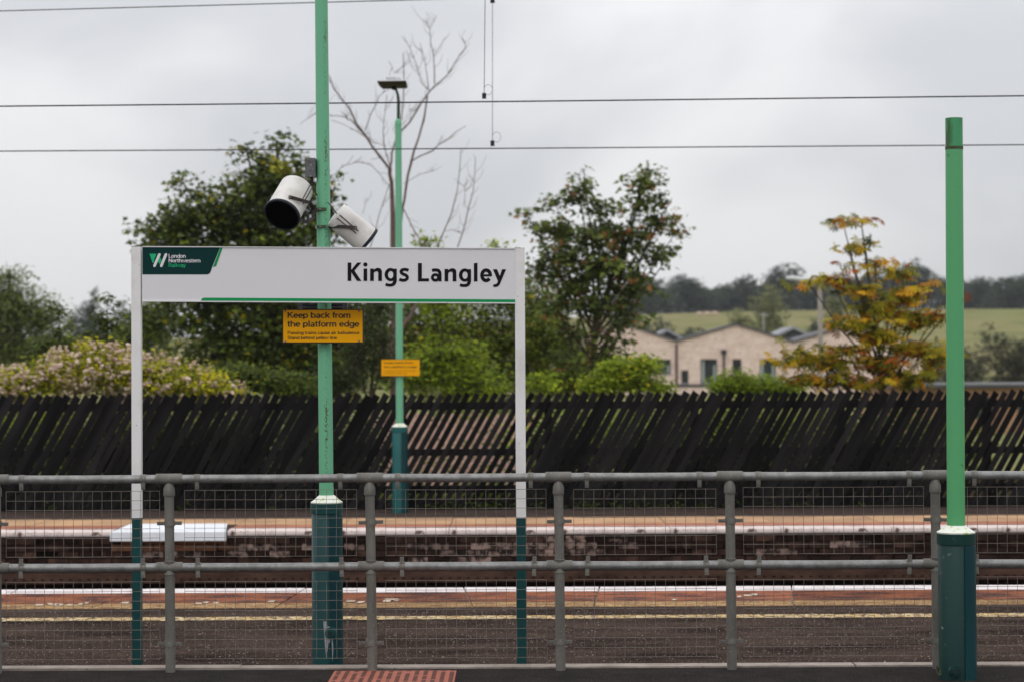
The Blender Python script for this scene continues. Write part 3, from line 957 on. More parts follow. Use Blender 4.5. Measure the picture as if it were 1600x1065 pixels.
def glyph_n(f, x, y, k):
    rect(x, y + 13 * k, x + 66 * k, y + 233 * k, f)
    outer = [(66, 38), (85, 18), (110, 5), (135, 0), (165, 3), (190, 16), (205, 40), (211, 70), (211, 233)]
    inner = [(145, 233), (145, 92), (139, 70), (122, 60), (98, 62), (78, 74), (66, 92)]
    pts = outer + inner
    for i in range(0, 1):
        # split into quads along the arch so that the face stays convex
        O2 = outer
        I2 = inner[::-1]
        I3 = [(66, 92), (78, 74), (98, 62), (122, 60), (132, 64), (139, 70), (143, 80), (145, 92), (145, 233)]
        for a in range(len(O2) - 1):
            poly([(x + O2[a][0] * k, y + O2[a][1] * k), (x + O2[a + 1][0] * k, y + O2[a + 1][1] * k), (x + I3[a + 1][0] * k, y + I3[a + 1][1] * k), (x + I3[a][0] * k, y + I3[a][1] * k)], f, .0003)


def glyph_g(f, x, y, k):
    """x, y: left edge of the bowl and top of the x-height"""
    o_, i_ = ell(108, 119, 108, 119), ell(110, 121, 48, 66)
    for a in range(20):
        poly([(x + q[0] * k, y + q[1] * k) for q in (o_[a], o_[a + 1], i_[a + 1], i_[a])], f)
    To = [(218, 14), (218, 232), (208, 270), (190, 300), (160, 322), (125, 332), (80, 332), (40, 326), (12, 316)]
    Ti = [(154, 14), (154, 215), (152, 245), (144, 262), (128, 276), (108, 280), (78, 280), (48, 274), (26, 266)]
    for a in range(8):
        poly([(x + q[0] * k, y + q[1] * k) for q in (To[a], To[a + 1], Ti[a + 1], Ti[a])], f, .0003)


# K
rect(150, 178, 216, 505, K1)
poly([(322, 178), (396, 178), (272, 322), (222, 375), (213, 312)], K1, .0003)
poly([(272, 322), (396, 505), (318, 505), (222, 362)], K1, .0006)
# i
rect(435, 285, 500, 505, K1)
poly(ell(467, 212, 38, 38)[:-1], K1)
glyph_n(K1, 552, 272, 1.0)
glyph_g(K1, 810, 273, 1.0)
strokes(mb, [[(1238, 318), (1205, 303), (1165, 299), (1125, 308), (1104, 334), (1112, 362), (1145, 385), (1190, 402), (1216, 430), (1214, 462), (1185, 488), (1145, 494), (1105, 488), (1072, 474)]], 54, K1, 0)
# L
rect(83, 168, 146, 463, K2)
rect(146, 415, 260, 463, K2)
# a
strokes(mb, [[(310, 288), (345, 280), (385, 280), (418, 292), (435, 318), (438, 350), (438, 463)]], 52, K2, 0)
strokes(mb, [ell(365, 400, 50, 46, 90, 450, 16)], 46, lambda x, y, l: K2(x, y, l + .0003), 0)
glyph_n(K2, 512, 252, .903)
glyph_g(K2, 743, 254, .903)
poly([(985, 173), (1043, 163), (1043, 465), (985, 465)], K2)
# e
strokes(mb, [[(1246, 366)] + ell(1182, 365, 68, 84, -4, -322, 16)[0:]], 56, K2, 0)
rect(1130, 350, 1272, 384, K2, .0003)
# y
poly([(1293, 268), (1358, 268), (1414, 400), (1374, 464)], K2)
tY = [(1440, 268), (1385, 432), (1370, 470), (1360, 490), (1345, 506), (1325, 510), (1303, 507)]
tO = [(1503, 268), (1432, 440), (1412, 488), (1395, 522), (1368, 546), (1332, 555), (1293, 546)]
for a in range(6):
    poly([tY[a], tY[a + 1], tO[a + 1], tO[a]], K2, .0003)
mb.build('station_name_lettering', M['black'], panel)

# ================================================================== LAMP POSTS
def boss(parent, c, r, m):
    b = MB()
    b.tube([(c[0], c[1] + .01, c[2]), (c[0], c[1] - .018, c[2])], [r, r * .92], 16)
    b.tube([(c[0], c[1] - .0185, c[2]), (c[0], c[1] - .026, c[2])], [r * .68, r * .60], 16)
    o = b.build('cable_boss', m, parent, smooth=True)
    MB().tube([(c[0], c[1] - .0265, c[2]), (c[0], c[1] - .028, c[2])], r * .33, 10).build('hole', M['cable'], o)
    return o


def lamp_base(t, x, Y, r, z0, z1, rp, m, door=True, caph=.05, hinge=95):
    c = (x, Y, 0)
    MB().lathe(c, [(r, z0), (r, z1 - .004), (r - .003, z1)], 40).build('base', m, t, smooth=True)
    MB().arc(c, r + .0005, r + .0075, 180, 360, z1 - .055, z1 + .002, 20).build('collar', m, t, smooth=True)
    rc = random.Random(int(abs(x) * 100))
    prof = [(r + .004, z1 + .003), (r + .006, z1 + .010), (r * .88, z1 + .020), (rp + .012, z1 + caph - .008), (rp + .002, z1 + caph)]
    MB().lathe(c, prof, 28).build('cap', M['lichen'], t, smooth=True)
    if door:
        MB().arc(c, r + .0005, r + .0075, 284, 352, z0 + .05, z1 - .060, 10).build('door', M['teal_door'], t, smooth=True)


# near post, behind the name board
YL = 12.46
xL = (509.5 - 800) / FPX * YL
lp = thing('lamp_post', (xL, YL, PZ), 'tall pale green post behind the name board, its thick teal base behind the mesh', 'lamp post', 'green lamp posts')
zb = P(509, 786, YL).z
r1 = .0425
lamp_base(lp, xL, YL, .0885, PZ - .2, zb, r1, M['teal'])
topx = P(500.5, -160, YL).x
MB().tube([(xL - .001, YL, zb + .03), ((xL + topx) / 2, YL, 2.6), (topx, YL, P(500, -160, YL).z)], [r1, .0405, .037], 24).build('pole', M['pole'], lp, smooth=True)
bs = boss(lp, (P(519, 985, YL).x, YL - .088, P(519, 985, YL).z), .036, M['teal'])
tp = MB()
for (x0, ya, yb, w_) in ((505, 970, 1028, 9), (518, 995, 1033, 3), (511, 978, 1005, 7)):
    tp.prism([(x0, ya), (x0 + w_ * .6, ya), (x0 + w_, (ya + yb) / 2), (x0 + w_ * .55, yb), (x0 + w_ * .3, (ya + yb) / 2 + 8)][::-1], lambda p: P(p[0], p[1], YL - .094), lambda p: P(p[0], p[1], YL - .091))
tp.build('torn_tape', M['tape'], lp)
xc = lambda y: P(501 + (y / 740) * 6.5, y, YL)
for y in (328, 355):
    c = xc(y)
    b = MB().tube([(c.x, YL, c.z - .010), (c.x, YL, c.z + .010)], .0435, 24).build('clamp_band', M['pole'] if y > 340 else M['grime'], lp, smooth=True)
    MB().tube([(c.x - .01, YL - .055, c.z), (c.x - .01, YL - .04, c.z)], .007, 6).build('bolt', M['bolt'], b)
    MB().box(c.x - .03, c.x + .025, YL - .050, YL - .0436, c.z - .008, c.z + .008).build('clamp_lug', M['grime'], b)

# grey junction box with cables
c0, c1 = P(478.5, 249, YL - .01), P(494, 277, YL - .01)
jb = thing('junction_box', (c0.x, YL, c1.z), 'small weathered grey junction box fixed to the green post above the speaker', 'junction box')
MB().box(c0.x, c1.x, YL - .05, YL + .03, c1.z, c0.z).build('box_body', M['boxgrey'], jb)
MB().box(c0.x - .002, c1.x + .0, YL - .056, YL - .0505, c1.z - .003, c0.z + .003).build('lid', M['boxgrey'], jb)
cb = MB()
cb.tube([P(487, 277, YL - .02), P(487, 285, YL - .02)], .009, 10)
cb.tube([P(487, 284, YL - .02), P(482, 288, YL - .04), P(479, 294, YL - .06), P(474, 298, YL - .06), P(470, 297, YL - .06)], .0035, 6)
cb.tube([P(488, 284, YL - .02), P(490, 294, YL - .03), P(493, 301, YL - .03), P(496, 306, YL - .02)], .0035, 6)
cb.build('cable', M['cable'], jb, smooth=True)


def speaker(name_loc, label, C, axis, L, r, side, piv, arm_pts, seed):
    t = thing('projector_speaker', C, label, 'speaker', 'white projector speakers on the post')
    ax = Vector(axis).normalized()
    a, b = C - ax * L / 2, C + ax * L / 2
    body = MB().tube([a, a + ax * .006, a + ax * .05, b - ax * .03, b - ax * .012], [r * .90, r * .955, r * .965, r * .985, r], 36).build('housing', M['speaker'], t, smooth=True)
    MB().tube([b - ax * .012, b - ax * .010, b + ax * .006, b + ax * .007], [r * 1.0, r * 1.045, r * 1.045, r * .98], 36).build('rim', M['rim'], t, smooth=True)
    MB().tube([b + ax * .0072, b + ax * .0085, b + ax * .0095], [r * .95, r * .94, r * .3], 32).build('grille', M['grille'], t, smooth=True)
    # raised V rails on both sides, towards the pivot
    s = Vector(side)
    s = (s - ax * s.dot(ax)).normalized()
    for q in (s, -s):
        n_ = ax.cross(q).normalized()
        rl_ = MB()
        p0 = C + ax * .035 + q * (r * .99)
        for off in (-.012, .012):
            e = a + ax * .012 + n_ * off
            e = e + q * (r * .975)
            rl_.tube([p0 + n_ * off * .8, e], .0030, 6)
        rl_.build('side_rail', M['bracket'], t)
    # vents at the back edge
    vt = MB()
    for k in range(5):
        ang = R(-150 + 16 * k)
        d = (s * math.cos(ang) + ax.cross(s) * math.sin(ang))
        vt.tube([a + ax * .004 + d * r * .957, a + ax * .020 + d * r * .966], .0028, 5)
    tag(vt.build('vents', M['bracket'], body), kind='stuff')
    for pts in arm_pts:
        br = MB()
        # flat strip bracket
        for i in range(len(pts) - 1):
            p, q2 = Vector(pts[i]), Vector(pts[i + 1])
            d = (q2 - p).normalized()
            u = d.cross(Vector((0, 1, 0))).normalized() * .010
            v = Vector((0, .003, 0))
            e = d * .004
            br.hexa([p - e - u - v, q2 + e - u - v, q2 + e - u + v, p - e - u + v, p - e + u - v, q2 + e + u - v, q2 + e + u + v, p - e + u + v])
        br.build('bracket', M['bracket'], t)
        p = Vector(pts[0])
        MB().tube([p + Vector((0, -.010, 0)), p + Vector((0, .012, 0))], .0085, 12).build('pivot_bolt', M['bolt'], t)
    return t


Cs = P(452.5, 315, YL - .10)
speaker('l', 'white cylindrical speaker left of the green post, black round mouth facing the viewer', Cs, (-.27, -.70, -.66), .255, .105, (.85, -.45, .1), None,
        [[P(453, 308, YL - .235), P(470, 313, YL - .22), P(484, 317, YL - .12), P(489, 327, YL - .05), P(496, 330, YL - .045)],
         [P(470, 347, YL - .10), P(482, 347, YL - .08), P(489, 341, YL - .06), P(490, 329, YL - .055)]], 1)
Cs = P(549.5, 356, YL - .01)
speaker('r', 'white cylindrical speaker right of the green post, tilted down towards the right', Cs, (.76, .20, -.64), .245, .0855, (0, -1, 0), None,
        [[P(556, 356, YL - .105), P(530, 354.5, YL - .10), P(515, 355, YL - .055)],
         [P(556, 356, YL + .09), P(528, 358, YL + .09), P(515, 357, YL + .03)]], 2)
wr = MB().tube([P(512, 316, YL - .04), P(518, 323, YL - .05), P(527, 335, YL - .08)], .003, 6)
wr.build('speaker_cable', M['cable'], jb, smooth=True)


# yellow notices
def notice(label, a, b, Y, lines, wt_scale, bolts=True, group='yellow platform edge notices'):
    (x0, y0), (x1, y1) = a, b
    c = P((x0 + x1) / 2, y1, Y)
    t = thing('warning_notice', c, label, 'notice', group)
    bx = 1.6 if bolts else .4
    pl = MB()
    pl.prism([(x0, y0), (x0, y1), (x1, y1), (x1, y0)], lambda p: P(p[0], p[1], Y), lambda p: P(p[0], p[1], Y) + Vector((0, .035, 0)))
    pl.build('backing', M['frame_dark'], t)
    pl = MB()
    flat(pl, [(x0 + bx, y0 + bx), (x1 - bx, y0 + bx), (x1 - bx, y1 - bx), (x0 + bx, y1 - bx)], Y, .003)
    face = pl.build('face', M['yellow'], t)
    mbx = MB()
    for s, xa1, xb1, base, cap, wt in lines:
        text_px(mbx, s, xa1, xb1, base, cap, wt, Y - .0042)
    tag(mbx.build('lettering', M['frame_dark'], face), kind='stuff')
    if bolts:
        for (qx, qy) in ((x0 + 5, y0 + 3), (x1 - 7, y0 + 3), (x0 + 5, y1 - 3), (x1 - 7, y1 - 3)):
            p = P(qx, qy, Y - .004)
            MB().tube([p, p + Vector((0, -.006, 0))], .0062, 6).build('bolt', M['bolt'], t)
    return t


YN = YL - .085
nt1 = notice('yellow notice reading Keep back from the platform edge, under the name board', (441, 483), (568, 536), YN,
             [('Keep back from', 449, 548, 497.0, 9.4, .165), ('the platform edge', 449, 561.5, 510.6, 9.4, .165),
              ('Passing trains cause air turbulence', 449.3, 561.5, 522.2, 5.0, .15), ('Stand behind yellow line', 449.3, 526.5, 529.9, 5.0, .15)], 1)
br = MB()
a, b = P(465, 473, YL + .05), P(543, 486, YL + .05)
br.box(a.x, b.x, YL + .046, YL + .075, b.z, a.z)
bk = br.build('mounting_channel', M['boxgrey'], nt1)
sl_ = MB()
for k in (.22, .62):
    z = b.z + (a.z - b.z) * k
    sl_.box(a.x + .03, b.x - .03, YL + .0425, YL + .0455, z - .004, z + .008)
sl_.build('channel_slots', M['cable'], bk)

# right-hand post in front of the railing
YRt = 11.56
xR = (1491.5 - 800) / FPX * YRt
rpz = thing('green_post', (xR, YRt, 0), 'bright green post cut off flat, on a teal base before the railing', 'post', 'green lamp posts')
zb = P(1491, 833, YRt).z
lamp_base(rpz, xR, YRt, .0985, -.15, zb, .049, M['teal_dark'], caph=.046)
xt = P(1490.5, 185, YRt)
MB().tube([(xR, YRt, zb + .02), (xt.x, YRt, xt.z - .160)], [.0490, .0478], 30).build('pole', M['pole_right'], rpz, smooth=True)
MB().tube([(xt.x, YRt, xt.z - .158), (xt.x, YRt, xt.z)], .0470, 30).build('pole_top', mat('green_pole_stained', (0.060, 0.28, 0.12), 0.45, 0, (0.05, 0.11, 0.05), 9, stretch=(1, 1, .3), lo=.5, hi=.62), rpz, smooth=True)
cl = MB().tube([(xt.x, YRt, xt.z - .172), (xt.x, YRt, xt.z - .156)], .0492, 30).build('pole_joint', M['grime'], rpz, smooth=True)
boss(rpz, (P(1485.5, 1040, YRt).x, YRt - .098, P(1485.5, 1044, YRt).z), .033, M['teal_dark'])
tm = MB()
for (x0, y0, x1, y1) in ((1463.5, 1036, 1467, 1052), (1465, 1040, 1471, 1056), (1462.5, 1034, 1464.5, 1046)):
    tm.prism([(x0, y0), (x0 + .5, y1), (x1, y1 - 3), (x1 - 1, y0 + 5)], lambda p: P(p[0], p[1], YRt - .075), lambda p: P(p[0], p[1], YRt - .070))
tm.build('torn_edge', M['grime'], rpz)

# far lamp post with its luminaire
YD = 25.75
xD = (624 - 800) / FPX * YD
fl = thing('lamp_post', (xD, YD, 0), 'slim distant green lamp post with a flat lamp head, standing before the black fence', 'lamp post', 'green lamp posts')
zb = P(624, 667, YD).z
lamp_base(fl, xD, YD, .094, -.05, zb, .046, mat('teal_paint_far', (0.010, 0.085, 0.085), 0.4, 0, (0.014, 0.10, 0.10), 2), caph=.05)
xt = P(622.3, 196, YD)
MB().tube([(xD, YD, zb + .03), (xt.x, YD, xt.z)], [.046, .040], 18).build('pole', M['pole_far'], fl, smooth=True)
MB().tube([xt, P(622.3, 190, YD), P(622.3, 186, YD)], [.043, .043, .022], 16).build('pole_shoulder', M['pole_far'], fl, smooth=True)
MB().tube([P(622.6, 188, YD), P(622.6, 158, YD), P(621.5, 148, YD), P(618, 138, YD)], [.022, .019, .017, .015], 12).build('arm', mat('dark_green_arm', (0.02, 0.08, 0.03), 0.5, 0, (0.03, 0.03, 0.02), 3), fl, smooth=True)
c = P(613.5, 132, YD)
k = YD / FPX
lh = MB()
lh.hexa([c + Vector((-17 * k, -.10, -4 * k)), c + Vector((22 * k, -.10, -3.2 * k)), c + Vector((22 * k, .20, -3.2 * k)), c + Vector((-17 * k, .20, -4 * k)),
         c + Vector((-23 * k, -.16, 2 * k)), c + Vector((22 * k, -.16, 2.4 * k)), c + Vector((22 * k, .26, 2.4 * k)), c + Vector((-23 * k, .26, 2 * k))])
head = lh.build('lamp_head', M['olive'], fl)
lh = MB()
lh.hexa([c + Vector((-23.3 * k, -.165, 2.2 * k)), c + Vector((21.5 * k, -.165, 2.6 * k)), c + Vector((21.5 * k, .265, 2.6 * k)), c + Vector((-23.3 * k, .265, 2.2 * k)),
         c + Vector((-22.5 * k, -.13, 4.8 * k)), c + Vector((20.5 * k, -.13, 5 * k)), c + Vector((20.5 * k, .23, 5 * k)), c + Vector((-22.5 * k, .23, 4.8 * k))])
lh.build('lamp_cover', M['bluegrey'], head)
fins = MB()
for i in range(6):
    xx = c.x + (-9 + 4.0 * i) * k
    fins.box(xx, xx + 1.6 * k, c.y - .12, c.y + .2, c.z + 4.8 * k, c.z + (9.5 + (i > 3) * -1) * k)
fins.build('cooling_fins', M['bluegrey'], head)
MB().tube([c + Vector((2 * k, .02, -3 * k)), c + Vector((2 * k, .02, -8.5 * k))], [4.5 * k, 3.5 * k], 12).build('sensor', M['cable'], head, smooth=True)
notice('small yellow notice on the slim distant lamp post', (595.5, 561), (656, 587), YD - .07,
       [('Keep back from', 600, 646, 567.5, 3.0, .14), ('the platform edge', 600, 652, 574.0, 3.0, .14), ('Passing trains cause air turbulence', 600, 652, 579.6, 1.8, .09), ('Stand behind yellow line', 600, 636, 583.2, 1.8, .09)], 1, bolts=False)

# ================================================================== OVERHEAD WIRES
def overhead(label, Y, a, b, mess, drops, rw):
    p0, p1 = P(*a, Y), P(*b, Y)
    t = thing('overhead_line', (p0 + p1) / 2, label, 'overhead line', 'overhead electric lines')
    d = p1 - p0
    q0, q1 = p0 - d * .6, p1 + d * .6
    MB().tube([q0, p0, (p0 + p1) / 2 + Vector((0, 0, -.004)), p1, q1], rw, 8).build('contact_wire', M['copper'], t, smooth=True)
    m0, m1 = P(*mess[0], Y), P(*mess[1], Y)
    d = m1 - m0
    MB().tube([m0 - d * .6 + Vector((0, 0, .05)), m0, m1, m1 + d * 1.2 + Vector((0, 0, .3))], rw * .85, 8).build('messenger_wire', M['copper'], t, smooth=True)
    for (xt_, yt_, xb_, yb_) in drops:
        bpt, tpt = P(xb_, yb_, Y), P(xt_, yt_, Y)
        dr = MB().tube([bpt, tpt], .0032, 6).build('dropper', M['copper'], t, smooth=True)
        kk = Y / FPX
        MB().box(bpt.x - 3.2 * kk, bpt.x + 3.2 * kk, Y - .012, Y + .012, bpt.z - 2.5 * kk, bpt.z + 6 * kk).build('clamp', M['copper'], dr)
        cc = bpt + Vector((6.5 * kk, 0, 11.5 * kk))
        MB().tube([cc + Vector((6.5 * kk * math.cos(R(g)), 0, 8 * kk * math.sin(R(g)))) for g in range(-130, 200, 22)], .0018, 5).build('loop', M['copper'], dr, smooth=True)
        if yt_ > -60:
            MB().box(tpt.x - 3.5 * kk, tpt.x + 3.5 * kk, Y - .012, Y + .012, tpt.z - 3 * kk, tpt.z + 5 * kk).build('clamp', M['copper'], dr)
    return t


overhead('upper of the two long black wires crossing the sky, one thin hanger rising from it', 18.1, (0, 166.3), (1600, 150), ((0, -110), (1600, -135)), [(759, -122, 756.5, 152)], .0062)
overhead('lower black wire across the sky with its sloping carrier wire along the top left', 21.6, (0, 236.5), (1600, 226.5), ((0, 17.5), (690, -1)), [(769.5, 2, 769.5, 226)], .0062)

# ================================================================== BLACK SLAT FENCE
kf = Y_FENCE / FPX
fence = thing('slat_fence', (0, Y_FENCE, 0), 'tarred black fence of leaning wooden slats along the back of the far platform', 'fence')
zt0 = P(800, 616.5, Y_FENCE).z
zb0 = P(800, 792, Y_FENCE).z
H = (zt0 - zb0)
th = R(29)
rng = random.Random(33)
slat_m = {}
for wi, wd in enumerate((.068, .078, .086, .093)):
    for v in range(2):
        L = H / math.cos(th) + .02
        c = 0.010 * (v + 1)
        m_ = MB().hexa([(-wd / 2, -.009, 0), (wd / 2, -.009, 0), (wd / 2, .009, 0), (-wd / 2, .009, 0),
                        (-wd / 2, -.009, L), (wd / 2, -.009, L - c * .5), (wd / 2, .009, L - c * .5), (-wd / 2, .009, L)])
        slat_m[(wi, v)] = m_.mesh('slat', M['tarwood'])
pitch = 14.2 * kf
x = (-190 - 800) * kf
while x < (1650 - 800) * kf:
    pxx = x / kf + 800 + 50
    if 600 < pxx < 850:
        wi = 0
    elif pxx > 1500:
        wi = rng.choice([0, 1])
    else:
        wi = rng.choice([2, 2, 3])
    inst('slat', slat_m[(wi, rng.randrange(2))], fence, (x + rng.uniform(-.004, .004), Y_FENCE - .02 + rng.uniform(-.003, .003), zb0 + rng.uniform(-.012, .015)),
         (0, th + R(rng.uniform(-.35, .35)), 0))
    x += pitch
for (ya, yb) in ((627, 639), (700, 711), (757, 769)):
    MB().box(-8.6, 8.6, Y_FENCE - .008, Y_FENCE + .030, P(800, yb, Y_FENCE).z, P(800, ya, Y_FENCE).z).build('rail', M['tarwood'], fence)
for i in range(-4, 5):
    MB().box(i * 1.83 + .4, i * 1.83 + .5, Y_FENCE + .032, Y_FENCE + .13, -.3, zt0 - .08).build('post', M['tarwood'], fence)
MB().box(-8.6, 8.6, Y_FENCE + .0, Y_FENCE + .028, zb0 - .1, zb0 + .10).build('gravel_board', M['tarwood'], fence)

# ================================================================== VEGETATION
def tmpl_maple():
    # two folded halves of a five-lobed leaf, unit height
    half = [(0, 0), (.16, .04), (.42, .02), (.30, .20), (.56, .44), (.27, .46), (.20, .62), (0, 1.0)]
    v = [(x, y, abs(x) * .28) for x, y in half] + [(-x, y, abs(x) * .28) for x, y in half[1:-1]]
    n_ = len(half)
    f1 = list(range(n_))
    f2 = [0, n_ - 1] + list(range(2 * n_ - 3, n_ - 1, -1))
    return np.array(v), [f1, f2]


def tmpl_leaf(w_=.27):
    v = [(0, 0, 0), (w_, .35, .07), (w_ * .75, .7, .07), (0, 1, -.06), (-w_ * .75, .7, .07), (-w_, .35, .07)]
    return np.array(v), [[0, 1, 2, 3], [0, 3, 4, 5]]


def tmpl_chestnut():
    vs, fs = [], []
    for a, L in ((-100, .55), (-62, .8), (-28, .95), (0, 1.0), (28, .95), (62, .8), (100, .55)):
        ca, sa = math.cos(R(a)), math.sin(R(a))
        o = len(vs)
        for (x, y, z) in ((0, 0.03, 0), (.085, .55, -.05), (.10, .78, -.12), (0, 1.0, -.28), (-.10, .78, -.12), (-.085, .55, -.05)):
            x, y = x * (L + .3) * .8, y * L
            vs.append((x * ca + y * sa, -x * sa + y * ca, z * L - .02 * abs(a) / 60))
        fs += [[o, o + 1, o + 2, o + 3], [o, o + 3, o + 4, o + 5]]
    return np.array(vs), fs


def tmpl_quad():
    return np.array([(0, 0, 0), (.42, .30, .1), (.30, .85, 0), (-.12, 1, .1), (-.45, .55, 0)]), [[0, 1, 2, 3, 4]]


T_MAPLE, T_LEAF, T_CHEST, T_QUAD = tmpl_maple(), tmpl_leaf(), tmpl_chestnut(), tmpl_quad()


def leaf_mesh(name, pos, size, tint, tmpl, m, rs, droop=.35, face=None, up=.0, org=(0, 0, 0)):
    """scatter copies of a leaf template; pos (n,3) world"""
    tv, tf = tmpl
    n_ = len(pos)
    # leaf direction (local y), normal (local z)
    d = rs.normal(size=(n_, 3))
    d[:, 2] = d[:, 2] * .38 - droop * .7
    d /= np.linalg.norm(d, axis=1)[:, None]
    nn = rs.normal(size=(n_, 3)) * .55
    nn[:, 2] += 1.15
    nn[:, 1] -= .25
    nn -= d * (nn * d).sum(1)[:, None]
    nn /= np.linalg.norm(nn, axis=1)[:, None]
    xx = np.cross(d, nn)
    s_ = np.asarray(size)[:, None, None]
    V = (tv[None, :, 0, None] * xx[:, None, :] + tv[None, :, 1, None] * d[:, None, :] + tv[None, :, 2, None] * nn[:, None, :]) * s_ + pos[:, None, :]
    V = V - np.array(org)[None, None, :]
    k_ = len(tv)
    me = bpy.data.meshes.new(name)
    me.vertices.add(n_ * k_)
    me.vertices.foreach_set('co', V.astype(np.float32).ravel())
    per = np.concatenate([np.array(f) for f in tf])
    lens = np.array([len(f) for f in tf])
    loops = (np.arange(n_)[:, None] * k_ + per[None, :]).ravel().astype(np.int32)
    me.loops.add(len(loops))
    me.loops.foreach_set('vertex_index', loops)
    tot = np.tile(lens, n_)
    st = np.concatenate([[0], np.cumsum(tot)[:-1]])
    me.polygons.add(len(tot))
    me.polygons.foreach_set('loop_start', st.astype(np.int32))
    me.update(calc_edges=True)
    at = me.attributes.new('tint', 'FLOAT', 'POINT')
    at.data.foreach_set('value', np.repeat(np.clip(tint, 0, 1), k_).astype(np.float32))
    me.materials.append(m)
    me.validate()
    return me


LEAFOBJ = {}


def leaf_objects(parent, pos, tint, size, tmpl, m, rs, key, name='leaf'):
    """single leaves as parts, sharing eight meshes"""
    if key not in LEAFOBJ:
        q = []
        for i in range(10):
            q.append(leaf_mesh(name, np.zeros((1, 3)), np.array([1.0]), np.array([(i + .5) / 10]), tmpl, m, rs))
        LEAFOBJ[key] = q
    for p, t_, s_ in zip(pos, tint, size):
        o = inst(name, LEAFOBJ[key][min(9, int(t_ * 10))], parent, p, (rs.uniform(-.5, .5), rs.uniform(-.5, .5), rs.uniform(-1.2, 1.2)), (s_, s_, s_))


def blob_clusters(blobs, ncl, rs, shell=.55):
    """cluster centres inside ellipsoids given as (centre, radii); more of them near the surface"""
    vol = np.array([b[1][0] * b[1][1] * b[1][2] for b in blobs]) ** .8
    pick = rs.choice(len(blobs), ncl, p=vol / vol.sum())
    u = rs.normal(size=(ncl, 3))
    u /= np.linalg.norm(u, axis=1)[:, None]
    rad = rs.uniform(0, 1, ncl) ** shell
    c = np.array([blobs[i][0] for i in pick]) + u * rad[:, None] * np.array([blobs[i][1] for i in pick])
    return c, pick


def tree(name, label, cat, base, blobs, ncl, nleaf, cs, ls, tmpl, m, seed, trunk_r=.07, bark='bark', group=None, droop=.35, tint_mu=.45, tint_sd=.2,
         singles=0, key=None, hot=0.0, trunk=True, twigs=True, leafname='leaf', limbs=True, shell=.5, crown_name='crown', flat=.55, hotspot=None):
    """blobs: list of (px, py, rx_px, ry_px, Y, depth radius) in photograph pixels"""
    rs = np.random.RandomState(seed)
    bb = []
    for (px, py, rx, ry, Y, rd) in blobs:
        k_ = Y / FPX
        bb.append((np.array(P(px, py, Y)), np.array([rx * k_, rd, ry * k_])))
    t = thing(name, base, label, cat, group)
    base = Vector(base)
    c, pick = blob_clusters(bb, ncl, rs, shell)
    keep = c[:, 2] > base.z + .05
    c, pick = c[keep], pick[keep]
    ctint = rs.normal(tint_mu, tint_sd * .6, len(c))
    if hot:
        ctint[rs.rand(len(c)) < hot] = .95
    n_ = len(c)
    lp_ = np.repeat(c, nleaf, axis=0) + np.clip(rs.normal(size=(n_ * nleaf, 3)), -1.7, 1.7) * cs * .5 * np.array([1.15, 1.15, flat])
    tt = np.repeat(ctint, nleaf) + rs.normal(0, tint_sd * .6, n_ * nleaf)
    sz = ls * rs.uniform(.6, 1.15, n_ * nleaf)
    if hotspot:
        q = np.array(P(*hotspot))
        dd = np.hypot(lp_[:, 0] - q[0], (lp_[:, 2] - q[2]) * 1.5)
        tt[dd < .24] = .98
    if singles:
        # those that show largest: nearest to the camera
        order = np.argsort(lp_[:, 1] + rs.uniform(0, .4, len(lp_)))
        si, rest = order[:singles], order[singles:]
        leaf_objects(t, lp_[si], tt[si], sz[si] * 1.05, tmpl, m, rs, key or name, leafname)
        lp_, tt, sz = lp_[rest], tt[rest], sz[rest]
    me = leaf_mesh(crown_name, lp_, sz, tt, tmpl, m, rs, droop, org=tuple(base))
    o = bpy.data.objects.new(crown_name, me)
    COL.objects.link(o)
    o.parent = t
    tag(o, kind='stuff')
    if trunk:
        tb_ = MB()
        top = max(bb, key=lambda b: b[0][2])[0]
        mid = (Vector(top) + base) / 2
        mid = Vector((base.x * .7 + top[0] * .3, base.y, mid.z))
        pts = [base - Vector((0, 0, .25)), base.lerp(mid, .5) + Vector((trunk_r * .6, 0, 0)), mid, Vector(top)]
        tb_.tube(pts, [trunk_r, trunk_r * .85, trunk_r * .6, trunk_r * .15], 9)
        if limbs:
            for b_ in bb:
                e = Vector(b_[0])
                f = min(.75, max(.15, (e.z - base.z) / max(.1, (top[2] - base.z)) * .55))
                s0 = base.lerp(mid, min(1, f * 2)) if f < .5 else mid.lerp(Vector(top), f * 2 - 1)
                mm = s0.lerp(e, .55) + Vector((0, 0, -.06 * (e - s0).length))
                tb_.tube([s0, mm, e], [trunk_r * .45, max(.011, trunk_r * .3), max(.008, trunk_r * .12)], 6)
        if twigs:
            idx = rs.choice(n_, min(n_, 900), replace=False)
            for i in idx:
                e = Vector(c[i])
                s0 = Vector(bb[pick[i]][0])
                mm = s0.lerp(e, .5) + Vector(rs.normal(size=3) * .04)
                tb_.tube([s0, mm, e], [max(.006, trunk_r * .12), max(.005, trunk_r * .09), .004], 3, caps=False)
        tag(tb_.build('trunk', M[bark], t, smooth=True))
    return t


def gbase(px, Y, py=800):
    x = (px - 800) / FPX * Y
    return (x, Y, float(field(np.array(x), np.array(Y))))


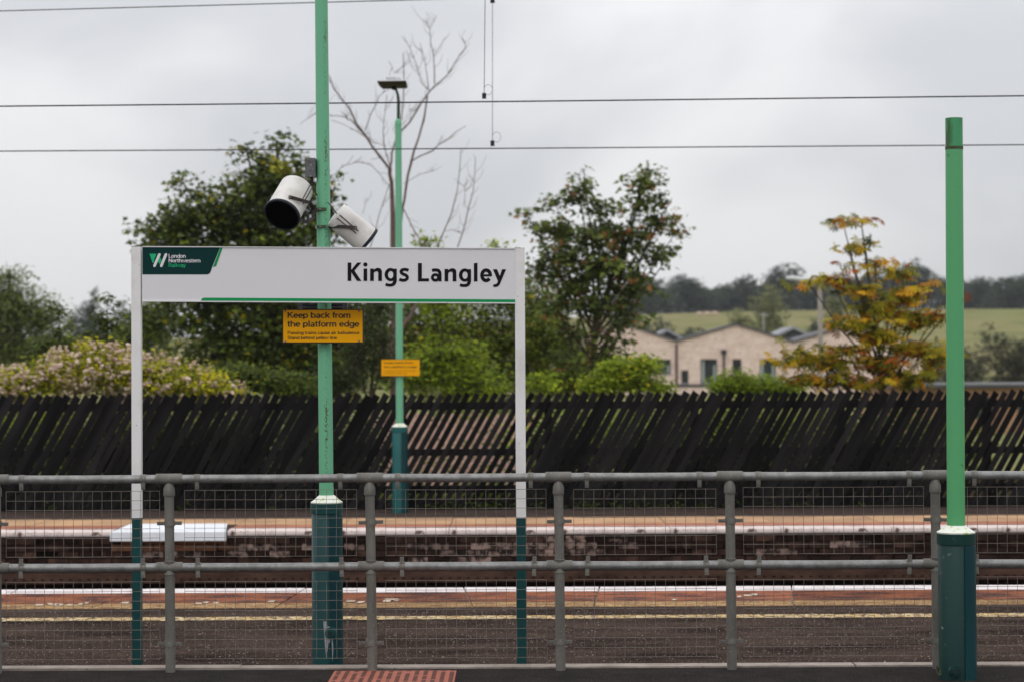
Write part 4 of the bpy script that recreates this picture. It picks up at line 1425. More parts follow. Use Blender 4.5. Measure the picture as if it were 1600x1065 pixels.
# --- sycamore left, dark
Y1 = 42.0
tree('sycamore_tree', 'large dark green sycamore tree behind the left half of the name board', 'tree', gbase(455, Y1),
     [(430, 262, 52, 48, Y1, .9), (470, 300, 52, 50, Y1, .9), (395, 310, 62, 58, Y1, 1.1), (345, 330, 52, 45, Y1, 1.0), (290, 345, 45, 42, Y1, 1.0), (255, 370, 40, 36, Y1, .9), (300, 400, 75, 50, Y1, 1.1),
      (420, 380, 110, 70, Y1, 1.4), (500, 350, 34, 45, Y1, .8), (330, 470, 95, 62, Y1, 1.3), (450, 480, 110, 80, Y1, 1.4), (540, 500, 60, 90, Y1, 1.2), (370, 550, 120, 60, Y1, 1.3), (500, 580, 90, 60, Y1, 1.2),
      (385, 235, 18, 12, Y1, .3), (432, 222, 12, 18, Y1, .3), (285, 285, 14, 18, Y1, .3), (232, 345, 16, 12, Y1, .3), (520, 300, 14, 22, Y1, .3)],
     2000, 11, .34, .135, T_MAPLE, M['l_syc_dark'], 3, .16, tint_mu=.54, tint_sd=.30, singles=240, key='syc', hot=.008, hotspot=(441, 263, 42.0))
# --- sycamore right of the sign
Y2 = 40.0
tree('sycamore_tree', 'open crowned sycamore with reddish seed bunches, right of the name board', 'tree', gbase(900, Y2),
     [(905, 296, 30, 22, Y2, .4), (868, 318, 26, 20, Y2, .4), (1008, 284, 30, 20, Y2, .4), (1000, 318, 36, 22, Y2, .5), (940, 325, 34, 22, Y2, .5), (868, 358, 34, 24, Y2, .5), (1030, 350, 30, 22, Y2, .4), (925, 368, 46, 26, Y2, .7),
      (988, 372, 36, 24, Y2, .6), (880, 402, 46, 26, Y2, .7), (955, 412, 48, 26, Y2, .7), (1020, 400, 28, 24, Y2, .4), (900, 440, 50, 26, Y2, .7), (985, 448, 42, 24, Y2, .6), (928, 478, 46, 24, Y2, .6), (870, 480, 34, 24, Y2, .5),
      (985, 490, 34, 22, Y2, .5), (890, 520, 34, 22, Y2, .5), (950, 525, 36, 22, Y2, .5), (900, 560, 34, 24, Y2, .5), (955, 560, 28, 18, Y2, .4),
      (823, 334, 14, 6, Y2, .15), (836, 356, 10, 10, Y2, .15), (912, 267, 18, 5, Y2, .15), (1012, 262, 14, 6, Y2, .15), (1058, 360, 14, 8, Y2, .2), (1050, 310, 14, 6, Y2, .2), (1048, 395, 12, 12, Y2, .2), (840, 425, 14, 26, Y2, .3)],
     680, 10, .25, .125, T_MAPLE, M['l_syc'], 14, .06, tint_mu=.56, tint_sd=.26, singles=240, key='syc2', hot=.05, shell=.6)
# --- autumn chestnut
Y3 = 34.0
tree('chestnut_tree', 'young horse chestnut tree with orange and yellow autumn leaves left of the bright green post', 'tree', gbase(1385, Y3),
     [(1316, 345, 22, 5, Y3, .15), (1345, 342, 18, 6, Y3, .15), (1325, 388, 14, 6, Y3, .15), (1352, 382, 18, 8, Y3, .2), (1320, 416, 14, 6, Y3, .2), (1368, 412, 26, 7, Y3, .3), (1300, 438, 26, 8, Y3, .3), (1262, 440, 14, 6, Y3, .2),
      (1398, 428, 26, 10, Y3, .4), (1345, 452, 34, 8, Y3, .4), (1410, 462, 30, 12, Y3, .4), (1370, 482, 38, 10, Y3, .5), (1335, 505, 34, 10, Y3, .4), (1420, 498, 30, 12, Y3, .4), (1458, 448, 16, 9, Y3, .2), (1462, 492, 18, 12, Y3, .3),
      (1375, 524, 40, 10, Y3, .5), (1322, 545, 34, 10, Y3, .4), (1420, 545, 34, 12, Y3, .4), (1370, 566, 44, 12, Y3, .5), (1255, 548, 32, 10, Y3, .3), (1225, 560, 22, 8, Y3, .3), (1290, 566, 34, 12, Y3, .3), (1270, 592, 40, 10, Y3, .4),
      (1340, 594, 44, 10, Y3, .4), (1420, 590, 44, 12, Y3, .4), (1462, 560, 20, 20, Y3, .3), (1505, 457, 8, 3, Y3, .1)],
     560, 3, .24, .155, T_CHEST, M['l_autumn'], 5, .045, tint_mu=.50, tint_sd=.40, singles=290, key='che', droop=.5, twigs=True, flat=.4)
# --- pink seed-head bush on the left
Y4 = 30.0
bushbl = [(150, 575, 90, 42, Y4, .7), (60, 600, 80, 36, Y4, .7), (-20, 610, 60, 30, Y4, .6), (225, 590, 70, 40, Y4, .6), (290, 600, 60, 34, Y4, .5), (345, 610, 40, 26, Y4, .5), (120, 690, 200, 60, Y4, .5), (280, 680, 100, 60, Y4, .5)]
bush = tree('seed_head_bush', 'low yellow green bush covered in pinkish seed heads above the fence at left', 'bush', gbase(150, Y4), bushbl, 1500, 11, .20, .075, T_LEAF, M['l_bush'], 8, .03, tint_mu=.60,
            tint_sd=.28, twigs=True)
rs = np.random.RandomState(77)
bb = [(np.array(P(a, b, Y)), np.array([c * Y / FPX, r_, d * Y / FPX])) for a, b, c, d, Y, r_ in bushbl[:6]]
cc, pk = blob_clusters(bb, 1000, rs, .10)
cc = cc[(cc[:, 2] > np.array([bb[i][0][2] - .15 for i in pk])) | (cc[:, 1] < Y4)]
sel = rs.rand(len(cc)) < np.clip(1.05 - (cc[:, 0] + 7.3) / 5.2, .25, 1)
cc = cc[sel]
ph = (1 + 5 ** .5) / 2
ico = np.array([(-1, ph, 0), (1, ph, 0), (-1, -ph, 0), (1, -ph, 0), (0, -1, ph), (0, 1, ph), (0, -1, -ph), (0, 1, -ph), (ph, 0, -1), (ph, 0, 1), (-ph, 0, -1), (-ph, 0, 1)])
ico /= np.linalg.norm(ico[0])
icf = [(0, 11, 5), (0, 5, 1), (0, 1, 7), (0, 7, 10), (0, 10, 11), (1, 5, 9), (5, 11, 4), (11, 10, 2), (10, 7, 6), (7, 1, 8), (3, 9, 4), (3, 4, 2), (3, 2, 6), (3, 6, 8), (3, 8, 9), (4, 9, 5), (2, 4, 11), (6, 2, 10), (8, 6, 7), (9, 8, 1)]
# each head: three small uneven puffs
cen = np.repeat(cc, 3, axis=0) + rs.normal(size=(len(cc) * 3, 3)) * .024
hm_ = MB()
for q in cen:
    r_ = rs.uniform(.018, .036)
    hm_.add((q + ico * r_ * rs.uniform(.75, 1.2, (12, 1))).tolist(), icf)
me = hm_.mesh('seed_heads', M['l_flower'], tuple(bush.location))
at = me.attributes.new('tint', 'FLOAT', 'POINT')
ht = np.repeat(rs.normal(.55, .2, len(cc)), 3) + rs.normal(0, .1, len(cen))
at.data.foreach_set('value', np.clip(np.repeat(ht, 12) + rs.normal(0, .12, len(cen) * 12), 0, 1).astype(np.float32))
o = bpy.data.objects.new('seed_heads', me)
COL.objects.link(o)
o.parent = bush
tag(o, kind='stuff')

# --- shrubs directly behind the fence and the leafy middle ground
def shrub(label, px, Y, blobs, ncl, nl, cs, ls, m, seed, name='shrub', cat='shrub', tm=T_LEAF, mu=.45, sd=.22, tr=.04, group=None, **kw):
    return tree(name, label, cat, gbase(px, Y), [(a, b, c, d, Y, e) for a, b, c, d, e in blobs], ncl, nl, cs, ls, tm, m, seed, tr, tint_mu=mu, tint_sd=sd, group=group, **kw)


shrub('broad olive green shrub mass behind the right end of the name board', 720, 47, [(700, 520, 90, 60, 1.2), (620, 540, 60, 70, 1.2), (780, 540, 80, 60, 1.2), (840, 500, 60, 70, 1.1), (740, 600, 120, 60, 1.2), (860, 590, 70, 60, 1.0), (660, 470, 60, 40, 1), (800, 470, 90, 40, 1)],
      2300, 9, .4, .12, M['l_green'], 31, mu=.50, sd=.28)
shrub('bright yellow green young tree whose tip shows just above the name board', 700, 38, [(664, 378, 16, 14, .3), (700, 560, 70, 34, .6), (650, 590, 60, 30, .6), (740, 600, 60, 30, .6), (775, 384, 14, 6, .2), (690, 470, 30, 60, .4), (840, 595, 30, 20, .4)], 620, 9, .25, .10, M['l_bright'], 32, name='young_tree', cat='tree', mu=.4)
shrub('yellow green bush in front of the left end of the pale gabled building', 985, 37, [(985, 592, 36, 24, .5), (940, 600, 34, 22, .4), (1026, 606, 26, 12, .4), (960, 575, 24, 16, .4), (1005, 570, 24, 18, .4)], 560, 10, .2, .085, M['l_bright'], 33, mu=.42, sd=.3)
shrub('fresh green bush below the windows of the pale gabled building', 1160, 37, [(1150, 598, 34, 22, .4), (1190, 604, 46, 16, .4), (1130, 606, 20, 12, .3), (1230, 606, 30, 12, .3)], 460, 10, .2, .08, M['l_bright'], 34, mu=.30, sd=.15)
shrub('dark ivy covered thicket between the tree and the slim lamp post', 575, 36, [(560, 560, 34, 60, .5), (600, 540, 24, 70, .4), (590, 480, 26, 30, .4), (520, 600, 50, 30, .5)], 330, 12, .22, .07, M['l_syc_dark'], 35, name='ivy_thicket', mu=.25, sd=.12, tr=.06)
shrub('thin dark sapling with upright shoots, nearest the left post of the name board', 165, 33, [(168, 470, 12, 18, .15), (165, 505, 16, 24, .2), (150, 540, 26, 20, .3), (180, 545, 26, 20, .3)], 90, 9, .16, .10, M['l_syc_dark'], 36, name='sapling', cat='sapling', mu=.5, group='saplings behind the seed head bush')
shrub('thin dark sapling with upright shoots, further left behind the seed head bush', 95, 33, [(92, 490, 12, 20, .15), (95, 520, 20, 20, .2), (110, 550, 26, 18, .3), (70, 540, 14, 16, .2)], 80, 9, .16, .10, M['l_syc_dark'], 37, name='sapling', cat='sapling', mu=.5, group='saplings behind the seed head bush')
shrub('grey green shrubs left of the sapling pair, above the seed head bush', 200, 45, [(200, 530, 40, 40, .8), (240, 500, 40, 40, .8), (120, 545, 70, 24, .8)], 420, 9, .35, .12, M['l_green'], 38, mu=.35)
shrub('tall soft green tree at the left edge of the view', 10, 70, [(-10, 470, 44, 44, 1.2), (30, 490, 44, 44, 1.2), (14, 432, 18, 16, .6), (70, 500, 26, 26, .8), (-20, 540, 60, 40, 1.4), (50, 555, 60, 30, 1.4), (74, 470, 8, 10, .3)], 1000, 9, .6, .17, M['l_mid'], 39, name='broadleaf_tree', cat='tree', tr=.14, mu=.5)
shrub('shaded green shrub filling the gap between the seed head bush and the dark sycamore', 385, 34, [(380, 592, 50, 22, .4), (300, 600, 40, 18, .3), (450, 600, 40, 20, .4)], 420, 10, .25, .09, M['l_green'], 44, mu=.30)
shrub('loose olive green shrubs behind the trunk of the seeded sycamore', 900, 46, [(880, 560, 50, 40, .7), (930, 575, 40, 32, .7), (900, 600, 60, 24, .6), (850, 520, 30, 40, .6)], 700, 9, .35, .11, M['l_green'], 45, mu=.52, sd=.3)
# low growth hiding behind the slats
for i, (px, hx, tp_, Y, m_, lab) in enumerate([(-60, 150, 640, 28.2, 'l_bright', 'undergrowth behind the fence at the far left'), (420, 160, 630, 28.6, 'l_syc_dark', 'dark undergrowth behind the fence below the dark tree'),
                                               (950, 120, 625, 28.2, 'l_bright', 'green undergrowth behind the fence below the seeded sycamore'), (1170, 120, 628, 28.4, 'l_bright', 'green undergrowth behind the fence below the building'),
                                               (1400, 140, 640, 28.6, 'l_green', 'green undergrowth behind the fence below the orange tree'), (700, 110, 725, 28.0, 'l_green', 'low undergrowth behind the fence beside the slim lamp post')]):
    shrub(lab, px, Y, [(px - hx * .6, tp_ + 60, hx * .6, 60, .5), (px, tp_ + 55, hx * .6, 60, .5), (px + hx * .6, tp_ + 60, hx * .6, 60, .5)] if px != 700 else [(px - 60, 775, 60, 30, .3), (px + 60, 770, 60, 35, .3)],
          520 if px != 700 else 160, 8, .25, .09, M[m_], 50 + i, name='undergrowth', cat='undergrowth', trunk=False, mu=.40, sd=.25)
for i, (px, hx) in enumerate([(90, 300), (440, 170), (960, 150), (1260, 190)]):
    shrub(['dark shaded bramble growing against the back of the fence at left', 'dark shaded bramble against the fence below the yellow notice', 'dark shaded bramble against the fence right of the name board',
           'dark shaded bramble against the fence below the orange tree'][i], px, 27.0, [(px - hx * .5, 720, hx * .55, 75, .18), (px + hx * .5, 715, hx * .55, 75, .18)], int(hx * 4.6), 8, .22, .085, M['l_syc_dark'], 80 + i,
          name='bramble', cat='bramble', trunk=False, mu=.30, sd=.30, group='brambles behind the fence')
shrub('sparse green stems in front of the pale pink wall behind the fence', 760, 29.5, [(690, 720, 70, 45, .2), (790, 690, 50, 50, .2), (740, 650, 90, 14, .2)], 130, 8, .2, .07, M['l_green'], 90, name='stems', cat='undergrowth', trunk=False, mu=.5)
# weeds at the foot of the fence
rs = np.random.RandomState(6)
wp = []
for i in range(80):
    px = rs.choice([rs.uniform(-20, 1620), rs.uniform(840, 1150), rs.uniform(650, 800)])
    p = P(px, 800, Y_FENCE - .07)
    wp += [(p.x + rs.normal() * .05, Y_FENCE - .08 + rs.normal() * .02, abs(rs.normal()) * .045) for _ in range(7)]
wme = leaf_mesh('weeds', np.array(wp), np.full(len(wp), .04), rs.uniform(0, .5, len(wp)) ** 1.3, T_LEAF, M['l_green'], rs, -.4)
wo = bpy.data.objects.new('weeds', wme)
COL.objects.link(wo)
tag(wo, 'small weeds growing along the foot of the black fence', 'weeds', kind='stuff')

# --- bare dead tree
Y5 = 37.0
dt = thing('dead_tree', gbase(612, Y5), 'leafless dead tree with thin bare branches reaching above the name board', 'dead tree')
S = lambda l: [(480 + x / 2.662, y / 2.662) for x, y in l]


def limb(pts, r0, r1, seed, jig=.05):
    rs_ = random.Random(seed)
    n_ = len(pts)
    dy = rs_.uniform(-.5, .5)
    w_ = []
    for i, (x, y) in enumerate(pts):
        w_.append(P(x, y, Y5 + dy * i / n_))
    # jagged subdivision
    f_ = [w_[0]]
    for i in range(n_ - 1):
        f_.append(w_[i].lerp(w_[i + 1], .5) + Vector((rs_.uniform(-jig, jig) * .4, 0, rs_.uniform(-jig, jig) * .4)))
        f_.append(w_[i + 1])
    m_ = MB().tube(f_, [(r0 + (r1 - r0) * i / (len(f_) - 1)) * rs_.uniform(.88, 1.15) for i in range(len(f_))], 7)
    if r1 < .012:
        for i in range(1, len(f_) - 1):
            for q in range(rs_.choice([1, 2, 2, 3])):
                d = (f_[i + 1] - f_[i - 1]).normalized()
                sd = Vector((rs_.choice([-1, 1]) * d.z, rs_.uniform(-.5, .5), abs(d.x) * rs_.uniform(-.4, 1)))
                L = rs_.uniform(.06, .34)
                p0 = f_[i].lerp(f_[i + 1], rs_.random())
                p1 = p0 + (d * .7 + sd * .7) * L * .5
                p2 = p1 + (d + sd * .3 + Vector((rs_.uniform(-.3, .3), 0, rs_.uniform(-.1, .4)))) * L * .5
                m_.tube([p0, p1, p2], [.0045, .0035, .002], 4)
    return m_


limb([(613, 640), (615, 560), (616, 470), (614, 390), (612, 285), (609.5, 262)], .055, .036, 1).build('trunk', M['deadbark'], dt, smooth=True)
LB = [([(345, 705), (270, 610), (235, 555), (180, 460), (150, 420), (110, 370), (90, 310)], .034, .009), ([(235, 555), (185, 500), (165, 490), (95, 483)], .016, .007), ([(240, 545), (262, 480), (300, 400), (320, 370)], .013, .007),
      ([(345, 700), (352, 640), (385, 530), (400, 420), (400, 220)], .028, .009), ([(345, 690), (320, 600), (320, 500), (332, 395)], .016, .006), ([(372, 1030), (395, 870), (410, 790), (432, 680), (462, 580), (485, 500), (500, 400)], .040, .018),
      ([(380, 570), (395, 540), (450, 470), (510, 380), (560, 335), (600, 285), (660, 197), (650, 165)], .026, .006), ([(510, 380), (480, 350), (455, 270), (400, 150)], .014, .005), ([(505, 370), (490, 260), (470, 180)], .012, .005),
      ([(530, 350), (525, 230), (510, 120), (490, 78)], .014, .005), ([(510, 120), (537, 70)], .007, .005), ([(525, 235), (572, 160)], .008, .005), ([(432, 672), (520, 630), (580, 585), (660, 525)], .017, .006),
      ([(540, 1030), (600, 890), (625, 790), (640, 620)], .020, .007), ([(625, 1030), (655, 940), (690, 800), (700, 655)], .018, .006), ([(400, 870), (430, 930), (470, 1000), (500, 1100)], .016, .012),
      ([(262, 1030), (300, 890), (340, 770)], .012, .008), ([(95, 745), (150, 690), (200, 675), (270, 690), (335, 770)], .006, .007), ([(400, 765), (470, 725), (525, 710)], .007, .004), ([(570, 960), (600, 955), (637, 968)], .007, .004),
      ([(650, 860), (655, 780), (640, 765)], .006, .004), ([(340, 255), (362, 305), (405, 262)], .007, .004), ([(100, 500), (200, 545), (260, 585), (318, 603)], .006, .005), ([(232, 890), (250, 830)], .008, .004), ([(430, 500), (428, 460), (450, 458)], .006, .004),
      ([(168, 500), (166, 480)], .010, .007), ([(-30, 520), (10, 490), (40, 470)], .006, .004), ([(265, 662), (300, 655), (345, 700)], .006, .006)]
for i, (pts, a, b) in enumerate(LB):
    limb(S(pts), a * .68, b * .8, i + 3).build('branch', M['deadbark'], dt, smooth=True)
limb([(651, 476), (642, 495), (629, 511), (618, 524), (611, 537), (608, 590)], .030, .036, 91).build('branch', M['deadbark'], dt, smooth=True)

# ================================================================== BUILDINGS
# pale low wall behind the fence gaps
bw = thing('garden_wall', (-1.0, 31.5, -.1), 'low pale pink brick wall glimpsed through the fence gaps beside the slim lamp post', 'wall')
bmm = MB().box(0, .44, 0, .1, 0, .192).mesh('block', M['pinkwall'])
for row in range(6):
    z = -.1 + row * .20
    xx = P(600, 700, 31.5).x - (.22 if row % 2 else 0)
    while xx < P(830, 700, 31.5).x - .2:
        inst('block', bmm, bw, (xx, 31.5, z))
        xx += .45
MB().box(P(600, 700, 31.5).x, P(835, 700, 31.5).x, 31.52, 31.6, -.2, 1.05).build('wall_core', M['tanwall'], bw)

YB = 130.0
kB = YB / FPX
bl = thing('gabled_building', P(1150, 604, YB), 'long pale brick building with three low gables across the field edge', 'building')
roofpts = [(900, 534), (978, 508), (1057, 534), (1150, 507.5), (1240, 535), (1335, 508), (1440, 538)]
gz_ = float(field(np.array(10.0), np.array(YB)))
DEP = 9.0
for i in (0, 2, 4):
    a, b, c = [P(x, y, YB) for x, y in roofpts[i:i + 3]]
    zl = gz_ - .3
    m_ = MB()
    ofs = Vector((0, 0, 0))
    fr = [Vector((a.x + .005, YB, zl)), Vector((c.x - .005, YB, zl)), c - Vector((.005, 0, 0)), b, a + Vector((.005, 0, 0))]
    # window openings are cut as strips: build the front wall in columns round them
    wins = {0: [(1018, 1048, 561, 583)], 2: [(1064.5, 1075.5, 578, 598), (1094.5, 1120.5, 560.5, 598), (1144.5, 1158.5, 560.5, 583), (1187, 1212, 560.5, 594)], 4: [(1300, 1322, 562, 594), (1372, 1392, 562, 594)]}[i]
    W = [(P(x0, 560, YB).x, P(x1, 560, YB).x, P((x0 + x1) / 2, y1, YB).z, P((x0 + x1) / 2, y0, YB).z) for x0, x1, y0, y1 in wins]

    def rz(x):
        if x <= b.x: return a.z + (b.z - a.z) * (x - a.x) / (b.x - a.x)
        return b.z + (c.z - b.z) * (x - b.x) / (c.x - b.x)
    cuts = sorted(set([a.x, b.x, c.x] + [q for w_ in W for q in w_[:2]]))
    for u0, u1 in zip(cuts[:-1], cuts[1:]):
        um = (u0 + u1) / 2
        ww = [w_ for w_ in W if w_[0] - 1e-6 < um < w_[1]]
        segs = [(zl, zl, rz(u0), rz(u1))] if not ww else [(zl, zl, ww[0][2], ww[0][2]), (ww[0][3], ww[0][3], rz(u0), rz(u1))]
        for (za, zb_, zc_, zd) in segs:
            m_.hexa([(u0, YB, za), (u1, YB, zb_), (u1, YB + .3, zb_), (u0, YB + .3, za), (u0, YB, zc_), (u1, YB, zd), (u1, YB + .3, zd), (u0, YB + .3, zc_)])
    m_.box(a.x, a.x + .25, YB + .301, YB + DEP, zl, a.z - .1)
    m_.box(c.x - .25, c.x, YB + .301, YB + DEP, zl, c.z - .1)
    m_.box(a.x + .26, c.x - .26, YB + DEP - .3, YB + DEP, zl, a.z - .1)
    m_.build('wall', M['buff'], bl)
    r_ = MB()
    for (p, q) in ((a, b), (b, c)):
        p2, q2 = p + Vector((0, DEP, 0)), q + Vector((0, DEP, 0))
        up = Vector((0, 0, .12))
        ft = Vector((0, -.14, 0))
        lo_ = Vector((0, 0, .004))
        r_.hexa([p + ft + lo_, q + ft + lo_, q2 + lo_, p2 + lo_, p + ft + up, q + ft + up, q2 + up, p2 + up])
    r_.build('roof', M['slate'], bl)
    for (x0, x1, z0, z1) in W:
        fr_ = MB()
        t_ = .07
        for (q0, q1, s0, s1) in ((x0, x0 + t_, z0, z1), (x1 - t_, x1, z0, z1), (x0 + t_, x1 - t_, z0, z0 + t_), (x0 + t_, x1 - t_, z1 - t_, z1), ((x0 + x1) / 2 - .03, (x0 + x1) / 2 + .03, z0 + t_, z1 - t_)):
            fr_.box(q0, q1, YB + .10, YB + .20, s0, s1)
        fo = fr_.build('window', M['darkframe'], bl)
        MB().box(x0 + t_, x1 - t_, YB + .20, YB + .215, z0 + t_, z1 - t_).build('pane', M['glass'], fo)
        if x1 - x0 > .8:
            MB().box(x0 + t_, x0 + .26, YB + .175, YB + .19, z0 + t_, z1 - t_).build('curtain', M['curtain'], fo)
            MB().box(x1 - .22, x1 - t_, YB + .175, YB + .19, z0 + t_, z1 - t_ - .3).build('curtain', M['curtain'], fo)
        MB().box(x0 - .05, x1 + .05, YB - .06, YB - .002, z0 - .07, z0 - .005).build('sill', M['fascia'], fo)
pp = MB().tube([P(1131, 551, YB - .12), P(1131, 600, YB - .12)], .07, 8)
dp = pp.build('downpipe', M['pipe'], bl, smooth=True)
a, b = P(1127, 546, YB - .12), P(1135, 552.5, YB - .12)
MB().box(a.x, b.x, YB - .24, YB - .02, b.z, a.z).build('hopper', M['darkframe'], dp)
MB().tube([P(1057, 537, YB - .12), P(1057, 600, YB - .12)], .07, 8).build('downpipe', M['pipe'], bl, smooth=True)
a, b = P(960, 599.5, YB - .02), P(1442, 603.0, YB - .02)
MB().box(a.x, b.x, YB - .06, YB - .003, P(1180, 603, YB).z, P(1180, 599.5, YB).z).build('plinth', M['darkframe'], bl)

# dark roofed houses seen in the valleys
for (pts, lab) in (([(1010, 536), (1042, 517.5), (1075, 536)], 'small dark roof rising behind the left valley of the pale building'),
                   ([(1212, 527), (1239, 514), (1266, 527)], 'small dark roof rising behind the right valley of the pale building')):
    h_ = thing('house', P(pts[1][0], 604, 146), lab, 'house', 'houses behind the gabled building')
    a, b, c = [P(x, y, 146) for x, y in pts]
    m_ = MB()
    m_.add([(a.x + .3, 146, gz_), (c.x - .3, 146, gz_), (c.x - .3, 146, c.z - .08), (b.x, 146, b.z - .08), (a.x + .3, 146, a.z - .08)] + [(a.x + .3, 153, gz_), (c.x - .3, 153, gz_), (c.x - .3, 153, c.z - .08), (b.x, 153, b.z - .08), (a.x + .3, 153, a.z - .08)],
           [(0, 1, 2, 3, 4), (9, 8, 7, 6, 5), (0, 5, 6, 1), (1, 6, 7, 2), (0, 4, 9, 5)])
    m_.build('wall', M['slate'], h_)
    r_ = MB()
    for (p, q) in ((a, b), (b, c)):
        r_.hexa([p + Vector((0, -.4, -.02)), q + Vector((0, -.4, -.02)), q + Vector((0, 7, -.02)), p + Vector((0, 7, -.02)), p + Vector((0, -.4, .18)), q + Vector((0, -.4, .18)), q + Vector((0, 7, .18)), p + Vector((0, 7, .18))])
    r_.build('roof', M['fascia'], h_)
# flat roofed block at right
YFb = 62.0
fb = thing('flat_roofed_building', P(1560, 640, YFb), 'low tan brick block with a dark flat roof edge, right of the bright green post', 'building')
a, b = P(1405, 600, YFb), P(1760, 600, YFb)
zz = P(1550, 599, YFb).z
MB().box(a.x, b.x, YFb, YFb + 7, -.2, zz - .11).build('wall', M['tanwall'], fb)
MB().box(a.x - .15, b.x + .15, YFb - .2, YFb + 7.2, zz - .108, zz + .02).build('roof', M['slate'], fb)
MB().box(a.x - .16, b.x + .16, YFb - .23, YFb - .203, zz - .03, zz + .035).build('roof_edge', M['fascia'], fb)
for wx in (1525, 1590, 1660):
    f = MB().box(P(wx, 600, YFb).x, P(wx + 26, 600, YFb).x, YFb - .03, YFb - .003, .3, .95).build('window', M['darkframe'], fb)
    MB().box(P(wx + 2, 600, YFb).x, P(wx + 24, 600, YFb).x, YFb - .036, YFb - .031, .35, .90).build('pane', M['glass'], f)

# distant street lamp
YQ = 60.0
sl = thing('street_lamp', gbase(1282, YQ), 'pale concrete street lamp with a short arm pointing left, behind the orange tree', 'street lamp')
MB().tube([P(1283.5, 640, YQ), P(1281, 455, YQ), P(1281, 446, YQ)], [.085, .065, .05], 12).build('pole', M['concrete_post'], sl, smooth=True)
MB().tube([P(1281, 447, YQ), P(1278, 442.5, YQ), P(1265, 440, YQ)], [.04, .035, .03], 8).build('arm', M['pipe'], sl, smooth=True)
MB().tube([P(1266, 440, YQ), P(1252, 436.5, YQ), P(1236, 434.5, YQ), P(1228, 434.8, YQ)], [.04, .075, .065, .03], 10).build('lantern', mat('pale_lantern', (.55, .57, .58), .3), sl, smooth=True)

# ================================================================== DISTANT HILL
def on_ground(px, Y):
    return gbase(px, Y)


def far_tree(label, px, Y, hpx, wpx, m, seed, n=260, group='trees along the hilltop', name='distant_tree', cat='tree', basepy=None, lobes=4, ls=None):
    rs_ = random.Random(seed)
    g_ = gbase(px, Y)
    k_ = Y / FPX
    # pixel row of the ground there
    d = CAM_M.transposed() @ (Vector(g_) - Vector((0, 0, CAM_H)))
    gpy = 532.5 + FPX * d.y / d.z
    gpx = px
    bl_ = []
    for i in range(lobes):
        f = i / max(1, lobes - 1)
        bl_.append((gpx + rs_.uniform(-.35, .35) * wpx, gpy - hpx * (.35 + .45 * f) + rs_.uniform(-3, 3), wpx * rs_.uniform(.3, .5) * (1.1 - .45 * f), hpx * rs_.uniform(.26, .36), Y, wpx * k_ * .4))
    bl_.append((gpx, gpy - hpx * .40, wpx * .5, hpx * .38, Y, wpx * k_ * .45))
    bl_.append((gpx, gpy - hpx * .12, wpx * .62, hpx * .16, Y, wpx * k_ * .4))
    bl_.append((gpx, gpy - hpx * .82, wpx * .26, hpx * .18, Y, wpx * k_ * .3))
    return tree(name, label, cat, g_, bl_, n, 7, k_ * 4.5, ls or k_ * 3.6, T_QUAD, m, seed, trunk_r=k_ * 1.2, group=group, tint_mu=.45, tint_sd=.22, twigs=False, limbs=False, shell=.4)


hr = random.Random(4)
row = [(985, 470, 44, 50), (1018, 495, 52, 46), (1050, 520, 46, 50), (1082, 510, 52, 40), (1108, 530, 34, 34), (1134, 525, 36, 38), (1160, 520, 50, 40), (1190, 530, 40, 40), (1222, 500, 66, 38), (1252, 520, 46, 42), (1290, 520, 42, 46),
       (1326, 525, 46, 44), (1362, 520, 52, 44), (1400, 525, 56, 46), (1436, 500, 62, 44), (1470, 520, 46, 44), (1506, 530, 42, 42), (1540, 520, 44, 48), (1574, 500, 46, 46), (1608, 510, 52, 50), (1650, 510, 56, 54)]
for i, (px, Y, h_, w_) in enumerate(row):
    pos = 'left' if px < 1140 else ('between the pale willow and the street lamp' if px < 1270 else ('behind the orange tree' if px < 1460 else 'right of the bright green post'))
    lab = {0: 'half hidden behind the seeded sycamore', 1: 'first clear of the seeded sycamore'}.get(i)
    lab = 'dark hilltop tree, number counted by place' if False else None
    ordn = ['leftmost', 'second', 'third', 'fourth', 'fifth', 'sixth', 'seventh', 'eighth', 'ninth', 'tenth', 'eleventh', 'twelfth', 'thirteenth', 'fourteenth', 'fifteenth', 'sixteenth', 'seventeenth', 'eighteenth', 'nineteenth', 'twentieth', 'rightmost'][i]
    size = 'tall' if h_ > 50 else 'low'
    far_tree(f'{size} dark tree, {ordn} from the left along the skyline of the hill field' if i not in (0, 20) else f'{size} dark tree, {ordn} along the skyline of the hill field', px, Y, h_ * 1.12, w_ * 1.75, M['l_far'], 100 + i, n=850)
# hedge along the top and foot of the field
far_tree('pale olive rounded tree standing alone in the field above the gabled building', 1190, 235, 136, 84, M['l_willow'], 140, n=1300, group='field trees', lobes=5)
far_tree('pale olive small bushy tree close left of the lone field tree', 1156, 228, 108, 54, M['l_willow'], 141, n=700, group='field trees')
far_tree('slim olive conifer beside the street lamp pole at the field edge', 1312, 240, 128, 44, M['l_willow'], 142, n=800, group='field trees')
far_tree('dark small fir tree at the field edge just left of the street lamp', 1272, 238, 88, 44, M['l_far'], 143, n=500, group='field trees')
for i, (px, Y, h_, w_, lab) in enumerate([(1020, 205, 98, 70, 'dark hedge clump above the left gable valley'), (1078, 210, 86, 64, 'dark hedge clump left of the middle gable peak'), (985, 215, 128, 60, 'dark rounded tree half behind the seeded sycamore'),
                                         (1556, 150, 92, 84, 'dull brown green tree right of the bright green post'), (1618, 150, 98, 90, 'dull brown green tree at the right edge of the view'), (1500, 160, 68, 70, 'low dull green bush behind the bright green post'),
                                         (1440, 165, 64, 70, 'low dull green bush behind the orange tree')]):
    far_tree(lab, px, Y, h_, w_, M['l_brown'] if px > 1400 else M['l_far'], 150 + i, n=900, group='hedge and field edge trees')
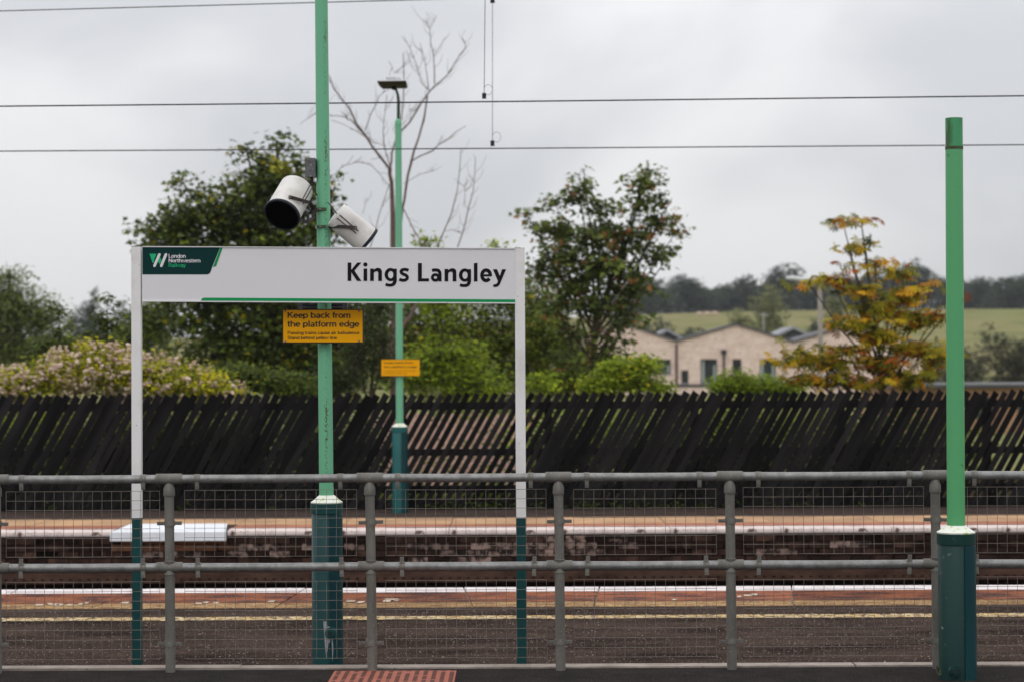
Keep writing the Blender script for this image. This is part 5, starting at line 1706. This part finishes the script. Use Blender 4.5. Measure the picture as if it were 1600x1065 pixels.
for i, (px, Y, h_, w_, lab) in enumerate([(146, 330, 34, 26, 'dark umbrella shaped tree on the low left skyline'), (110, 300, 22, 40, 'low dark hedge left of the umbrella shaped tree'), (190, 290, 26, 50, 'dark hedge on the skyline beside the left sign post'),
                                         (235, 300, 30, 60, 'dark hedge on the skyline behind the left sign post'), (60, 280, 34, 60, 'dark hedge behind the tall soft green tree'), (0, 280, 34, 60, 'dark hedge at the left edge of the skyline')]):
    far_tree(lab, px, Y, h_ + 64, w_ * 1.25, M['l_far'], 170 + i, n=560, group='hedges on the left skyline')
# sheep
for i, (px, lab) in enumerate([(1093, 'leftmost pale sheep grazing in the hill field'), (1105, 'middle pale sheep grazing in the hill field'), (1117, 'rightmost pale sheep of the three in the hill field')]):
    g_ = gbase(px, 430)
    t = thing('sheep', g_, lab, 'sheep', 'sheep in the hill field')
    x, y, z = g_
    b = MB().tube([(x - .62, y, z + .62), (x - .5, y, z + .7), (x, y, z + .74), (x + .45, y, z + .7), (x + .6, y, z + .6)], [.12, .30, .36, .32, .12], 10)
    b.tube([(x + .5, y, z + .72), (x + .72, y, z + .62), (x + .92, y, z + .35)], [.15, .13, .07], 8)
    b.build('body', M['sheep'], t, smooth=True)
    for (dx, dy) in ((-.4, -.15), (-.4, .15), (.4, -.15), (.4, .15)):
        MB().tube([(x + dx, y + dy, z + .5), (x + dx, y + dy, z - .05)], [.07, .045], 6).build('leg', M['sheep'], t)
# thin white aerial mast behind the roof
am = thing('aerial', P(1193, 520, 150), 'thin white mast rising behind the roof of the gabled building', 'mast')
m_ = MB().tube([P(1193, 545, 150), P(1193, 488, 150)], .04, 6)
m_.build('mast', M['bluegrey'], am)
MB().tube([P(1186, 492, 150), P(1201, 492, 150)], .03, 6).build('crossbar', M['bluegrey'], am)

# ================================================================== HAZE
USE_HAZE = True
if USE_HAZE:
    hz = MB().box(-2190, 2190, -38, 2990, -3.2, 60).build('haze', bpy.data.materials.new('haze_air'), org=(0, 0, 0))
    hm = hz.data.materials[0]
    hm.use_nodes = True
    t = hm.node_tree
    for n_ in list(t.nodes):
        t.nodes.remove(n_)
    o_ = N(t, 'ShaderNodeOutputMaterial')
    v_ = N(t, 'ShaderNodeVolumePrincipled')
    v_.inputs['Color'].default_value = (.86, .90, .96, 1)
    v_.inputs['Density'].default_value = .00016
    t.links.new(v_.outputs[0], o_.inputs['Volume'])
    tag(hz, 'thin pale haze in the air over the fields', kind='stuff')
